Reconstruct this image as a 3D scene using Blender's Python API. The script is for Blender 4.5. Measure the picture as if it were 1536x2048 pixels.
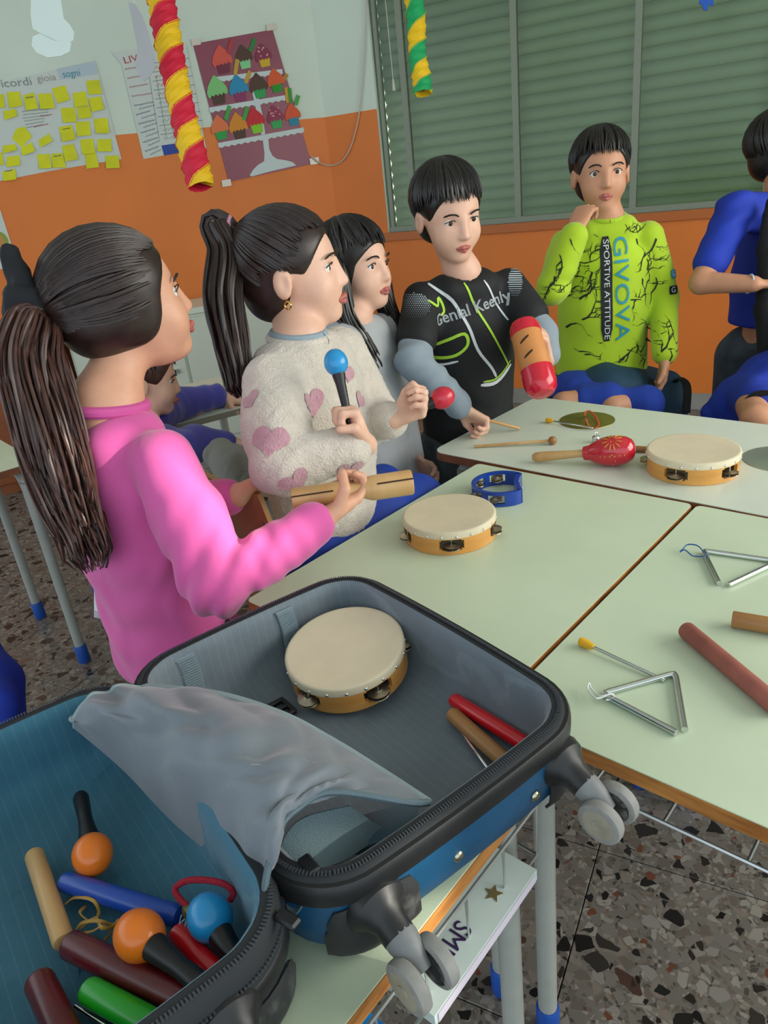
import bpy, bmesh, math, random
import numpy as np
from mathutils import Vector, Matrix, Euler
from mathutils.bvhtree import BVHTree
random.seed(7); np.random.seed(7)
for o in list(bpy.data.objects): bpy.data.objects.remove(o)
scene = bpy.context.scene
COL = scene.collection
# ------------------------------------------------------------------ camera
CAM_H = 1.331; FPX = 1459.0; PITCH = math.radians(24.45); ROLL = math.radians(-6.58)
_c, _s = math.cos(PITCH), math.sin(PITCH)
FW = np.array([0, _c, -_s]); _u0 = np.array([0, _s, _c]); _r0 = np.array([1.0, 0, 0])
RT = math.cos(ROLL)*_r0 + math.sin(ROLL)*_u0
UP = -math.sin(ROLL)*_r0 + math.cos(ROLL)*_u0
ORG = np.array([0, 0, CAM_H])
cam_d = bpy.data.cameras.new('camera'); cam = bpy.data.objects.new('camera', cam_d); COL.objects.link(cam)
cam_d.sensor_fit = 'VERTICAL'; cam_d.sensor_height = 36.0; cam_d.lens = FPX/2048*36.0
cam_d.clip_start = 0.02
m = Matrix.Identity(4)
for i in range(3):
    m[i][0] = RT[i]; m[i][1] = UP[i]; m[i][2] = -FW[i]; m[i][3] = ORG[i]
cam.matrix_world = m
scene.camera = cam
# ------------------------------------------------------------------ light and exposure
scene.view_settings.view_transform = 'Standard'; scene.view_settings.look = 'None'
scene.view_settings.gamma = 1.0; scene.view_settings.use_curve_mapping = False
scene.view_settings.exposure = 0.7
world = bpy.data.worlds.new('daylight'); scene.world = world; world.use_nodes = True
wn = world.node_tree.nodes; wn['Background'].inputs[0].default_value = (0.80, 0.92, 1.0, 1); wn['Background'].inputs[1].default_value = 0.9
def area_light(name, loc, target, sx, sy, power, color):
    d = bpy.data.lights.new(name, 'AREA'); d.shape = 'RECTANGLE'; d.size = sx; d.size_y = sy
    d.energy = power; d.color = color
    o = bpy.data.objects.new(name, d); COL.objects.link(o); o.location = loc
    o.rotation_euler = (Vector(target)-Vector(loc)).to_track_quat('-Z', 'Y').to_euler()
    return o
# daylight entering through the windows on the right-hand side of the classroom
area_light('window_daylight', (2.75, 0.55, 1.75), (0.0, 1.3, 0.8), 2.6, 1.5, 46, (1.0, 0.97, 0.90))
sun_d = bpy.data.lights.new('sun', 'SUN'); sun_d.energy = 5.5; sun_d.angle = math.radians(1.2); sun_d.color = (1.0, 0.93, 0.80)
sun = bpy.data.objects.new('sun', sun_d); COL.objects.link(sun)
SUN_DIR = Vector((-0.86, 0.22, -0.30)).normalized()
sun.rotation_euler = SUN_DIR.to_track_quat('-Z', 'Y').to_euler()
# ------------------------------------------------------------------ surveying helpers: a sight line met with a known plane
def ray(x, y): return FW + RT*(x-768)/FPX - UP*(y-1024)/FPX
def atz(x, y, z):
    d = ray(x, y); return ORG + d*((z-CAM_H)/d[2])
def Pw(x, y, w): return ORG + ray(x, y)*w
def onplane(x, y, p0, n):
    d = ray(x, y); return ORG + d*(((np.array(p0)-ORG) @ n)/(d @ n))
# ------------------------------------------------------------------ materials
def lin(h):
    if isinstance(h, str):
        h = h.lstrip('#'); c = [int(h[i:i+2], 16)/255 for i in (0, 2, 4)]
    else: c = list(h)
    return tuple(x/12.92 if x <= 0.04045 else ((x+0.055)/1.055)**2.4 for x in c)
_M = {}
def mat(name, col, rough=0.5, metal=0.0, var=0.0, vscale=8.0, bump=0.0, bscale=60.0, spec=0.5, col2=None,
        stretch=(1, 1, 1), sheen=0.0, coat=0.0, detail=4.0, trans=0.0, space='Object', bdist=0.002, contrast=(0.3, 0.7)):
    if name in _M: return _M[name]
    m = bpy.data.materials.new(name); m.use_nodes = True
    nt = m.node_tree; N = nt.nodes; L = nt.links; b = N['Principled BSDF']
    c = lin(col)
    b.inputs['Base Color'].default_value = (*c, 1); b.inputs['Roughness'].default_value = rough
    b.inputs['Metallic'].default_value = metal; b.inputs['Specular IOR Level'].default_value = spec
    if sheen: b.inputs['Sheen Weight'].default_value = sheen; b.inputs['Sheen Roughness'].default_value = 0.5
    if coat: b.inputs['Coat Weight'].default_value = coat; b.inputs['Coat Roughness'].default_value = 0.12
    if trans: b.inputs['Transmission Weight'].default_value = trans
    if var or bump or col2:
        tc = N.new('ShaderNodeTexCoord'); mp = N.new('ShaderNodeMapping'); mp.inputs['Scale'].default_value = stretch
        if space == 'World':
            g = N.new('ShaderNodeNewGeometry'); L.new(g.outputs['Position'], mp.inputs['Vector'])
        else: L.new(tc.outputs[space], mp.inputs['Vector'])
    if var or col2:
        n = N.new('ShaderNodeTexNoise'); n.inputs['Scale'].default_value = vscale; n.inputs['Detail'].default_value = detail
        L.new(mp.outputs[0], n.inputs['Vector'])
        r = N.new('ShaderNodeValToRGB'); r.color_ramp.elements[0].position = contrast[0]; r.color_ramp.elements[1].position = contrast[1]
        if col2: c2 = lin(col2); r.color_ramp.elements[0].color = (*c2, 1); r.color_ramp.elements[1].color = (*c, 1)
        else:
            r.color_ramp.elements[0].color = (*[x*(1-var) for x in c], 1); r.color_ramp.elements[1].color = (*[min(1, x*(1+var)) for x in c], 1)
        L.new(n.outputs['Fac'], r.inputs['Fac']); L.new(r.outputs[0], b.inputs['Base Color'])
    if bump:
        n2 = N.new('ShaderNodeTexNoise'); n2.inputs['Scale'].default_value = bscale; n2.inputs['Detail'].default_value = 5
        L.new(mp.outputs[0], n2.inputs['Vector'])
        bp = N.new('ShaderNodeBump'); bp.inputs['Strength'].default_value = bump; bp.inputs['Distance'].default_value = bdist
        L.new(n2.outputs['Fac'], bp.inputs['Height']); L.new(bp.outputs[0], b.inputs['Normal'])
    _M[name] = m
    return m
# ------------------------------------------------------------------ mesh building
class MB:
    def __init__(s): s.v = []; s.f = []
    def add(s, v, f):
        o = len(s.v); s.v += [tuple(map(float, p)) for p in v]; s.f += [tuple(i+o for i in q) for q in f]; return s
    def box(s, c, size, R=None, bev=0.0):
        x, y, z = [t/2 for t in size]
        if bev > 0:
            b = min(bev, x*.9, y*.9, z*.9); vs = []
            idx = {}
            for sx in (-1, 1):
                for sy in (-1, 1):
                    for sz in (-1, 1):
                        for ax in range(3):
                            p = [sx*(x-b), sy*(y-b), sz*(z-b)]
                            p[ax] = (sx, sy, sz)[ax]*(x, y, z)[ax]
                            idx[(sx, sy, sz, ax)] = len(vs); vs.append(p)
            fs = []
            for ax in range(3):
                o1, o2 = [a for a in range(3) if a != ax]
                for sg in (-1, 1):
                    q = []
                    for (a, bb) in ((-1, -1), (1, -1), (1, 1), (-1, 1)):
                        k = [0, 0, 0]; k[ax] = sg; k[o1] = a; k[o2] = bb; q.append(idx[(*k, ax)])
                    fs.append(q)
                for a in (-1, 1):
                    for bb in (-1, 1):
                        k1 = [0, 0, 0]; k1[o1] = a; k1[o2] = bb; k2 = list(k1); k1[ax] = -1; k2[ax] = 1
                        fs.append([idx[(*k1, o1)], idx[(*k2, o1)], idx[(*k2, o2)], idx[(*k1, o2)]])
            for sx in (-1, 1):
                for sy in (-1, 1):
                    for sz in (-1, 1): fs.append([idx[(sx, sy, sz, a)] for a in range(3)])
        else:
            vs = [(a*x, b*y, d*z) for a in (-1, 1) for b in (-1, 1) for d in (-1, 1)]
            fs = [(0, 1, 3, 2), (4, 6, 7, 5), (0, 4, 5, 1), (2, 3, 7, 6), (0, 2, 6, 4), (1, 5, 7, 3)]
        R = np.eye(3) if R is None else np.array(R); c = np.array(c)
        return s.add([c + R @ np.array(p) for p in vs], fs)
    def tube(s, pts, r, seg=10, cap=True, squash=None):
        pts = [np.array(p, float) for p in pts]; n = len(pts)
        rs = [r]*n if np.isscalar(r) else list(r)
        vs = []; fs = []
        t0 = pts[1]-pts[0]; t0 = t0/np.linalg.norm(t0)
        a = np.array([0, 0, 1.0]) if abs(t0[2]) < .9 else np.array([1.0, 0, 0])
        u = np.cross(t0, a); u /= np.linalg.norm(u)
        for i in range(n):
            t = pts[min(i+1, n-1)]-pts[max(i-1, 0)]; t = t/(np.linalg.norm(t)+1e-12)
            u = u-t*(u @ t); u /= (np.linalg.norm(u)+1e-12); w = np.cross(t, u)
            for k in range(seg):
                th = 2*math.pi*k/seg
                vs.append(pts[i]+rs[i]*(math.cos(th)*u+math.sin(th)*w*(squash or 1)))
        for i in range(n-1):
            for k in range(seg):
                k2 = (k+1) % seg; fs.append((i*seg+k, i*seg+k2, (i+1)*seg+k2, (i+1)*seg+k))
        if cap: fs.append(tuple(range(seg))[::-1]); fs.append(tuple((n-1)*seg+k for k in range(seg)))
        return s.add(vs, fs)
    def rod(s, a, b, r, seg=14, round_=0.3, r2=None):
        """a straight stick with softened ends"""
        a = np.array(a, float); b = np.array(b, float); r2 = r if r2 is None else r2
        d = (b-a); Ln = np.linalg.norm(d); d = d/Ln; e = r*round_; e2 = r2*round_
        P = [a, a+d*e*.3, a+d*e, b-d*e2, b-d*e2*.3, b]
        return s.tube(P, [r*(1-round_), r*(1-round_*.3), r, r2, r2*(1-round_*.3), r2*(1-round_)], seg)
    def lathe(s, prof, seg=24, M=None, closed=False):
        M = Matrix.Identity(4) if M is None else M
        vs = []; fs = []; n = len(prof)
        for (r, z) in prof:
            for k in range(seg):
                th = 2*math.pi*k/seg; vs.append(M @ Vector((r*math.cos(th), r*math.sin(th), z)))
        for i in range(n-1 if not closed else n):
            j = (i+1) % n
            for k in range(seg):
                k2 = (k+1) % seg; fs.append((i*seg+k, i*seg+k2, j*seg+k2, j*seg+k))
        if not closed:
            if prof[0][0] > 1e-6: fs.append(tuple(range(seg))[::-1])
            if prof[-1][0] > 1e-6: fs.append(tuple((n-1)*seg+k for k in range(seg)))
        return s.add(vs, fs)
    def prism(s, poly, z0, z1, M=None):
        M = Matrix.Identity(4) if M is None else M; n = len(poly)
        vs = [M @ Vector((x, y, z0)) for x, y in poly]+[M @ Vector((x, y, z1)) for x, y in poly]
        fs = [tuple(range(n))[::-1], tuple(range(n, 2*n))]+[(i, (i+1) % n, n+(i+1) % n, n+i) for i in range(n)]
        return s.add(vs, fs)
    def grid(s, G, thick=0.0):
        G = np.array(G, float); a, b = G.shape[:2]
        vs = G.reshape(-1, 3); fs = [(i*b+j, i*b+j+1, (i+1)*b+j+1, (i+1)*b+j) for i in range(a-1) for j in range(b-1)]
        if thick:
            du = np.gradient(G, axis=0); dv = np.gradient(G, axis=1); n = np.cross(du, dv); n /= (np.linalg.norm(n, axis=2, keepdims=True)+1e-12)
            v2 = (G-n*thick).reshape(-1, 3); k = a*b
            fs = fs+[tuple(k+i for i in f[::-1]) for f in fs]
            bd = [j for j in range(b)]+[i*b+b-1 for i in range(1, a)]+[(a-1)*b+j for j in range(b-2, -1, -1)]+[i*b for i in range(a-2, 0, -1)]
            fs += [(bd[i], k+bd[i], k+bd[(i+1) % len(bd)], bd[(i+1) % len(bd)]) for i in range(len(bd))]
            vs = np.vstack([vs, v2])
        return s.add(vs, fs)
    def mesh(s, name, material, sharp=35):
        me = bpy.data.meshes.new(name); me.from_pydata(s.v, [], s.f); me.validate(); me.update()
        if material: me.materials.append(material)
        bm = bmesh.new(); bm.from_mesh(me); bmesh.ops.recalc_face_normals(bm, faces=bm.faces); bm.to_mesh(me); bm.free()
        if sharp is not None:
            me.shade_smooth(); me.set_sharp_from_angle(angle=math.radians(sharp))
        return me
    def build(s, name, material, parent=None, sharp=35, world=True):
        return obj(name, s.mesh(name, material, sharp), parent, world)
def obj(name, me, parent=None, world=True):
    o = bpy.data.objects.new(name, me); COL.objects.link(o)
    if parent is not None:
        o.parent = parent
        if world:     # geometry given in world coordinates
            o.matrix_parent_inverse = mw(parent).inverted()
    return o
def mw(o):
    m = Matrix.LocRotScale(o.location, o.rotation_euler, o.scale)
    return mw(o.parent) @ o.matrix_parent_inverse @ m if o.parent else m
def tag(o, label, cat=None, group=None, kind=None):
    if label: o['label'] = label
    if cat: o['category'] = cat
    if group: o['group'] = group
    if kind: o['kind'] = kind
    return o
def thing(name, label, cat, loc=(0, 0, 0), rot=None, group=None, kind=None):
    o = bpy.data.objects.new(name, None); COL.objects.link(o); o.location = loc; o.empty_display_size = 0.05
    if rot is not None: o.rotation_euler = rot
    return tag(o, label, cat, group, kind)
def copy_tree(o, parent=None):
    c = o.copy(); COL.objects.link(c)
    if parent is not None: c.parent = parent
    for ch in list(o.children): copy_tree(ch, c)
    return c
def struct(o): o['kind'] = 'structure'; return o
def catmull(P, n):
    P = [np.array(p, float) for p in P]; out = []
    Q = [2*P[0]-P[1]]+P+[2*P[-1]-P[-2]]
    for i in range(1, len(Q)-2):
        for k in range(n):
            t = k/n; a, b, c, d = Q[i-1], Q[i], Q[i+1], Q[i+2]
            out.append(.5*((2*b)+(-a+c)*t+(2*a-5*b+4*c-d)*t*t+(-a+3*b-3*c+d)*t**3))
    out.append(P[-1]); return out
def patch(C, nu, nv):
    """smooth surface through a grid of control points"""
    rows = [catmull(r, nv) for r in C]
    cols = [catmull([r[j] for r in rows], nu) for j in range(len(rows[0]))]
    return np.array(cols).transpose(1, 0, 2)
def rrect(w, h, r, n=6, cx=0, cy=0):
    out = []
    for (sx, sy, a0) in ((1, 1, 0), (-1, 1, 90), (-1, -1, 180), (1, -1, 270)):
        for k in range(n+1):
            a = math.radians(a0+90*k/n); out.append((cx+sx*(w/2-r)+r*math.cos(a), cy+sy*(h/2-r)+r*math.sin(a)))
    return out
def frame(o, x, y=None, z=None):
    """4x4 with given axes"""
    x = Vector(x).normalized()
    if z is not None: z = Vector(z); y = z.cross(x).normalized(); z = x.cross(y)
    else: y = Vector(y); z = x.cross(y).normalized(); y = z.cross(x)
    M = Matrix.Identity(4)
    for i in range(3): M[i][0] = x[i]; M[i][1] = y[i]; M[i][2] = z[i]; M[i][3] = o[i]
    return M
def align(a, b):
    """frame whose +Z runs from a to b"""
    z = (Vector(b)-Vector(a)).normalized(); x = z.orthogonal().normalized(); y = z.cross(x)
    M = Matrix.Identity(4)
    for i in range(3): M[i][0] = x[i]; M[i][1] = y[i]; M[i][2] = z[i]; M[i][3] = a[i]
    return M
def text_mesh(txt, size, depth=0.0008, bold=0.0, align_='CENTER', sx=1.0, sp=1.0):
    cu = bpy.data.curves.new('lettering', 'FONT'); cu.body = txt; cu.size = size; cu.align_x = align_; cu.align_y = 'CENTER'
    cu.extrude = depth/2; cu.offset = bold; cu.resolution_u = 3; cu.space_character = sp
    o = bpy.data.objects.new('tmp', cu); COL.objects.link(o)
    dg = bpy.context.evaluated_depsgraph_get(); me = bpy.data.meshes.new_from_object(o.evaluated_get(dg))
    bpy.data.objects.remove(o); bpy.data.curves.remove(cu)
    for v in me.vertices: v.co.x *= sx
    return me
def put_text(txt, size, M, material, parent, name='lettering', **k):
    me = text_mesh(txt, size, **k); me.transform(M); me.materials.clear(); me.materials.append(material)
    return obj(name, me, parent)
def drape(me, M, bvh, off=0.0015, maxedge=0.02, reach=0.35):
    """flat print laid onto a garment: cut fine, then pressed along -Z of M onto the cloth"""
    bm = bmesh.new(); bm.from_mesh(me); bmesh.ops.triangulate(bm, faces=bm.faces)
    for _ in range(4):
        es = [e for e in bm.edges if e.calc_length() > maxedge]
        if not es: break
        bmesh.ops.subdivide_edges(bm, edges=es, cuts=1); bmesh.ops.triangulate(bm, faces=[f for f in bm.faces if len(f.verts) > 3])
    nrm = (M.to_3x3() @ Vector((0, 0, 1))).normalized(); dead = []
    for v in bm.verts:
        h = v.co.z; p = M @ Vector((v.co.x, v.co.y, 0))
        hit = bvh.ray_cast(p+nrm*reach*.5, -nrm, reach)
        if hit[0] is None: dead.append(v)
        else: v.co = hit[0]+nrm*(off+max(h, 0))
    bmesh.ops.delete(bm, geom=dead, context='VERTS')
    bm.to_mesh(me); bm.free(); return me
# ------------------------------------------------------------------ smooth solids (distance field -> one continuous mesh)
class Solid:
    def __init__(s): s.p = []
    def cone(s, a, b, ra, rb=None, k=.012, sub=False):
        s.p.append(('c', np.array(a, float), np.array(b, float), ra, ra if rb is None else rb, None, k, sub)); return s
    def chain(s, pts, rs, k=.012):
        for i in range(len(pts)-1): s.cone(pts[i], pts[i+1], rs[i], rs[i+1], k)
        return s
    def ecap(s, a, b, u, ra, rb, k=.02, sub=False):
        """capsule of elliptic section: u is the wide axis, ra/rb = (wide, narrow) at each end"""
        s.p.append(('e', np.array(a, float), np.array(b, float), ra, rb, np.array(u, float), k, sub)); return s
    def ell(s, c, rad, R=None, k=.012, sub=False):
        s.p.append(('l', np.array(c, float), None, np.array(rad, float), None, np.eye(3) if R is None else np.array(R), k, sub)); return s
    def cut(s, p, n):
        s.p.append(('h', np.array(p, float), np.array(n, float)/np.linalg.norm(n), 0, 0, None, 0, True)); return s
    def mesh(s, name, material, res=.005, wr=None, pad=.03, smooth=0):
        lo = []; hi = []
        for q in s.p:
            if q[7]: continue
            if q[0] == 'l': r = max(q[3]); c = q[1]; lo.append(c-r); hi.append(c+r)
            else:
                r = max(np.max(q[3]), np.max(q[4])); lo.append(np.minimum(q[1], q[2])-r); hi.append(np.maximum(q[1], q[2])+r)
        lo = np.min(lo, 0)-pad; hi = np.max(hi, 0)+pad
        n = np.ceil((hi-lo)/res).astype(int)+1
        ax = [(lo[i]+res*np.arange(n[i])).astype(np.float32) for i in range(3)]
        D = np.full(n, .05, np.float32)
        for q in s.p:
            kind, a, b, ra, rb, u, k, sub = q
            if kind == 'h':
                d = ((ax[0][:, None, None]-a[0])*b[0]+(ax[1][None, :, None]-a[1])*b[1]+(ax[2][None, None, :]-a[2])*b[2]); D = np.maximum(D, d.astype(np.float32)); continue
            if kind == 'l': r = max(ra); l = a-r; h = a+r
            else: r = max(np.max(ra), np.max(rb)); l = np.minimum(a, b)-r; h = np.maximum(a, b)+r
            mg = max(k, .01)+2*res
            i0 = np.maximum(((l-mg-lo)/res).astype(int), 0); i1 = np.minimum(((h+mg-lo)/res).astype(int)+2, n)
            if np.any(i1 <= i0): continue
            X = ax[0][i0[0]:i1[0]][:, None, None]; Y = ax[1][i0[1]:i1[1]][None, :, None]; Z = ax[2][i0[2]:i1[2]][None, None, :]
            if kind == 'l':
                R = u; x = X-a[0]; y = Y-a[1]; z = Z-a[2]
                p0 = (x*R[0, 0]+y*R[1, 0]+z*R[2, 0])/ra[0]; p1 = (x*R[0, 1]+y*R[1, 1]+z*R[2, 1])/ra[1]; p2 = (x*R[0, 2]+y*R[1, 2]+z*R[2, 2])/ra[2]
                k0 = np.sqrt(p0*p0+p1*p1+p2*p2)+1e-9
                k1 = np.sqrt((p0/ra[0])**2+(p1/ra[1])**2+(p2/ra[2])**2)+1e-9
                d = k0*(k0-1)/k1
            else:
                ab = b-a; L2 = ab @ ab+1e-12
                t = np.clip(((X-a[0])*ab[0]+(Y-a[1])*ab[1]+(Z-a[2])*ab[2])/L2, 0, 1)
                x = X-a[0]-t*ab[0]; y = Y-a[1]-t*ab[1]; z = Z-a[2]-t*ab[2]
                if kind == 'c': d = np.sqrt(x*x+y*y+z*z)-(ra+t*(rb-ra))
                else:
                    w = ab/np.sqrt(L2); uu = u-w*(u @ w); uu /= np.linalg.norm(uu); v = np.cross(w, uu)
                    A = ra[0]+t*(rb[0]-ra[0]); B = ra[1]+t*(rb[1]-ra[1]); C = np.minimum(A, B)
                    pu = (x*uu[0]+y*uu[1]+z*uu[2]); pv = (x*v[0]+y*v[1]+z*v[2]); pw = (x*w[0]+y*w[1]+z*w[2])
                    q0 = np.sqrt((pu/A)**2+(pv/B)**2+(pw/C)**2)+1e-9; q1 = np.sqrt((pu/A**2)**2+(pv/B**2)**2+(pw/C**2)**2)+1e-9
                    d = q0*(q0-1)/q1
            d = d.astype(np.float32)
            S = D[i0[0]:i1[0], i0[1]:i1[1], i0[2]:i1[2]]
            if sub:
                kk = max(k, 1e-5); hh = np.maximum(kk-np.abs(S+d), 0)/kk; S[...] = np.maximum(S, -d)+hh*hh*kk*.25
            else:
                kk = max(k, 1e-5); hh = np.maximum(kk-np.abs(S-d), 0)/kk; S[...] = np.minimum(S, d)-hh*hh*kk*.25
        if wr is not None:
            near = np.abs(D) < .03; ii = np.nonzero(near)
            p = np.stack([ax[0][ii[0]], ax[1][ii[1]], ax[2][ii[2]]], 1)
            D[ii] += wr(p).astype(np.float32)
        V, F = nets(D, lo, res)
        me = bpy.data.meshes.new(name); me.from_pydata(V.tolist(), [], F.tolist()); me.update()
        if material: me.materials.append(material)
        me.shade_smooth()
        return me
def nets(D, lo, res):
    n = np.array(D.shape); ins = D < 0
    c = ins[:-1, :-1, :-1].astype(np.int8)
    cnt = np.zeros(n-1, np.int8)
    for dx in (0, 1):
        for dy in (0, 1):
            for dz in (0, 1): cnt += ins[dx:n[0]-1+dx, dy:n[1]-1+dy, dz:n[2]-1+dz]
    act = np.argwhere((cnt > 0) & (cnt < 8))
    idx = np.full(n-1, -1, np.int32); idx[tuple(act.T)] = np.arange(len(act))
    s = np.zeros((len(act), 3)); w = np.zeros(len(act))
    cs = [(0, 0, 0), (1, 0, 0), (0, 1, 0), (1, 1, 0), (0, 0, 1), (1, 0, 1), (0, 1, 1), (1, 1, 1)]
    val = [D[act[:, 0]+a, act[:, 1]+b, act[:, 2]+d] for a, b, d in cs]
    for i in range(8):
        for j in range(i+1, 8):
            if sum(abs(cs[i][t]-cs[j][t]) for t in range(3)) != 1: continue
            a, b = val[i], val[j]; cr = (a < 0) != (b < 0)
            t = np.where(cr, a/(a-b+1e-12), 0)
            for ax_ in range(3): s[:, ax_] += np.where(cr, cs[i][ax_]+t*(cs[j][ax_]-cs[i][ax_]), 0)
            w += cr
    V = lo+res*(act+s/np.maximum(w, 1)[:, None])
    F = []
    for ax_ in range(3):
        o = [0, 0, 0]; o[ax_] = 1
        A = ins[tuple(slice(0, n[i]-o[i]) for i in range(3))]; B = ins[tuple(slice(o[i], n[i]) for i in range(3))]
        e = np.argwhere(A != B); u, v = [i for i in range(3) if i != ax_]
        e = e[(e[:, u] > 0) & (e[:, v] > 0)]
        flip = A[tuple(e.T)]
        def g(du, dv):
            q = e.copy(); q[:, u] -= du; q[:, v] -= dv; return idx[tuple(q.T)]
        Q = np.stack([g(1, 1), g(0, 1), g(0, 0), g(1, 0)], 1)
        if ax_ == 1: flip = ~flip
        Q[~flip] = Q[~flip][:, ::-1]
        F.append(Q)
    return V, np.vstack(F)
# ------------------------------------------------------------------ the room
def terrazzo(name):
    m = bpy.data.materials.new(name); m.use_nodes = True; nt = m.node_tree; N = nt.nodes; L = nt.links; b = N['Principled BSDF']
    g = N.new('ShaderNodeNewGeometry')
    # warp the cells so the chips look broken, not round
    nz = N.new('ShaderNodeTexNoise'); nz.inputs['Scale'].default_value = 26; nz.inputs['Detail'].default_value = 2
    L.new(g.outputs['Position'], nz.inputs['Vector'])
    mx = N.new('ShaderNodeVectorMath'); mx.operation = 'SCALE'; mx.inputs['Scale'].default_value = .022; L.new(nz.outputs['Color'], mx.inputs[0])
    ad = N.new('ShaderNodeVectorMath'); ad.operation = 'ADD'; L.new(g.outputs['Position'], ad.inputs[0]); L.new(mx.outputs[0], ad.inputs[1])
    flat = N.new('ShaderNodeVectorMath'); flat.operation = 'MULTIPLY'; flat.inputs[1].default_value = (1, 1, 0); L.new(ad.outputs[0], flat.inputs[0])
    base = None
    def layer(scale, lo, stops, prev, seed, edge):
        v = N.new('ShaderNodeTexVoronoi'); v.inputs['Scale'].default_value = scale; v.inputs['Randomness'].default_value = 1
        v2 = N.new('ShaderNodeTexVoronoi'); v2.feature = 'DISTANCE_TO_EDGE'; v2.inputs['Scale'].default_value = scale; v2.inputs['Randomness'].default_value = 1
        of = N.new('ShaderNodeVectorMath'); of.operation = 'ADD'; of.inputs[1].default_value = (seed, seed*1.7, 0)
        L.new(flat.outputs[0], of.inputs[0]); L.new(of.outputs[0], v.inputs['Vector']); L.new(of.outputs[0], v2.inputs['Vector'])
        sep = N.new('ShaderNodeSeparateColor'); L.new(v.outputs['Color'], sep.inputs[0])
        r = N.new('ShaderNodeValToRGB'); r.color_ramp.interpolation = 'CONSTANT'
        e = r.color_ramp.elements
        e[0].position = 0; e[0].color = (*lin(stops[0]), 1); e[1].position = 1/len(stops); e[1].color = (*lin(stops[1]), 1)
        for i in range(2, len(stops)): q = e.new(i/len(stops)); q.color = (*lin(stops[i]), 1)
        L.new(sep.outputs[0], r.inputs[0])
        gt = N.new('ShaderNodeMath'); gt.operation = 'GREATER_THAN'; gt.inputs[1].default_value = lo; L.new(sep.outputs[1], gt.inputs[0])
        ge = N.new('ShaderNodeMath'); ge.operation = 'GREATER_THAN'; ge.inputs[1].default_value = edge; L.new(v2.outputs['Distance'], ge.inputs[0])
        mu = N.new('ShaderNodeMath'); mu.operation = 'MULTIPLY'; L.new(gt.outputs[0], mu.inputs[0]); L.new(ge.outputs[0], mu.inputs[1])
        mix = N.new('ShaderNodeMix'); mix.data_type = 'RGBA'; L.new(mu.outputs[0], mix.inputs['Factor'])
        if prev is None: mix.inputs[6].default_value = (*lin('#6f6a62'), 1)
        else: L.new(prev, mix.inputs[6])
        L.new(r.outputs[0], mix.inputs[7]); return mix.outputs[2]
    c = layer(115, .30, ['#857d73', '#746e66', '#5f5952', '#8f877d', '#6b5c50', '#4c4640'], None, .3, .06)
    c = layer(48, .40, ['#756f68', '#86807a', '#6e6861', '#7d7268', '#665d55', '#8f8980'], c, 2.1, .08)
    c = layer(27, .84, ['#24211f', '#2b2826', '#4c3830', '#1f1d1c', '#6a5446', '#34302c'], c, 5.7, .10)
    c = layer(58, .88, ['#191817', '#2a2522', '#332a26', '#1f1e1d', '#6a4030', '#222222'], c, 9.1, .10)
    L.new(c, b.inputs['Base Color']); b.inputs['Roughness'].default_value = .32
    return m
M_floor = terrazzo('terrazzo')
M_white = mat('wall_white', '#ccd9cc', .85, var=.04, vscale=3, bump=.15, bscale=90, space='World')
M_orange = mat('wall_orange', '#d8762a', .55, var=.06, vscale=2.5, bump=.12, bscale=90, space='World')
M_ceil = mat('ceiling_white', '#d8dad2', .9)
M_base = mat('baseboard_grey', '#8e8c86', .5, var=.1, vscale=10)
M_frame = mat('window_frame_grey', '#7f8878', .45)
def slat_mat():
    m = bpy.data.materials.new('shutter_slat'); m.use_nodes = True; nt = m.node_tree; N = nt.nodes; L = nt.links; b = N['Principled BSDF']
    b.inputs['Base Color'].default_value = (*lin('#8f9f84'), 1); b.inputs['Roughness'].default_value = .5
    t = N.new('ShaderNodeBsdfTranslucent'); t.inputs[0].default_value = (*lin('#b2c49c'), 1)
    mx = N.new('ShaderNodeMixShader'); mx.inputs[0].default_value = .30
    L.new(b.outputs[0], mx.inputs[1]); L.new(t.outputs[0], mx.inputs[2]); L.new(mx.outputs[0], N['Material Output'].inputs[0]); return m
M_slat = slat_mat()
def pane_mat():
    m = bpy.data.materials.new('window_glass'); m.use_nodes = True; nt = m.node_tree; N = nt.nodes; L = nt.links
    N.remove(N['Principled BSDF']); t = N.new('ShaderNodeBsdfTransparent'); t.inputs[0].default_value = (.93, .97, .93, 1)
    g = N.new('ShaderNodeBsdfGlossy'); g.inputs['Roughness'].default_value = .28
    f = N.new('ShaderNodeFresnel'); f.inputs[0].default_value = 1.45
    mx = N.new('ShaderNodeMixShader'); L.new(f.outputs[0], mx.inputs[0]); L.new(t.outputs[0], mx.inputs[1]); L.new(g.outputs[0], mx.inputs[2])
    L.new(mx.outputs[0], N['Material Output'].inputs[0]); return m
M_pane = pane_mat()

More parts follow.
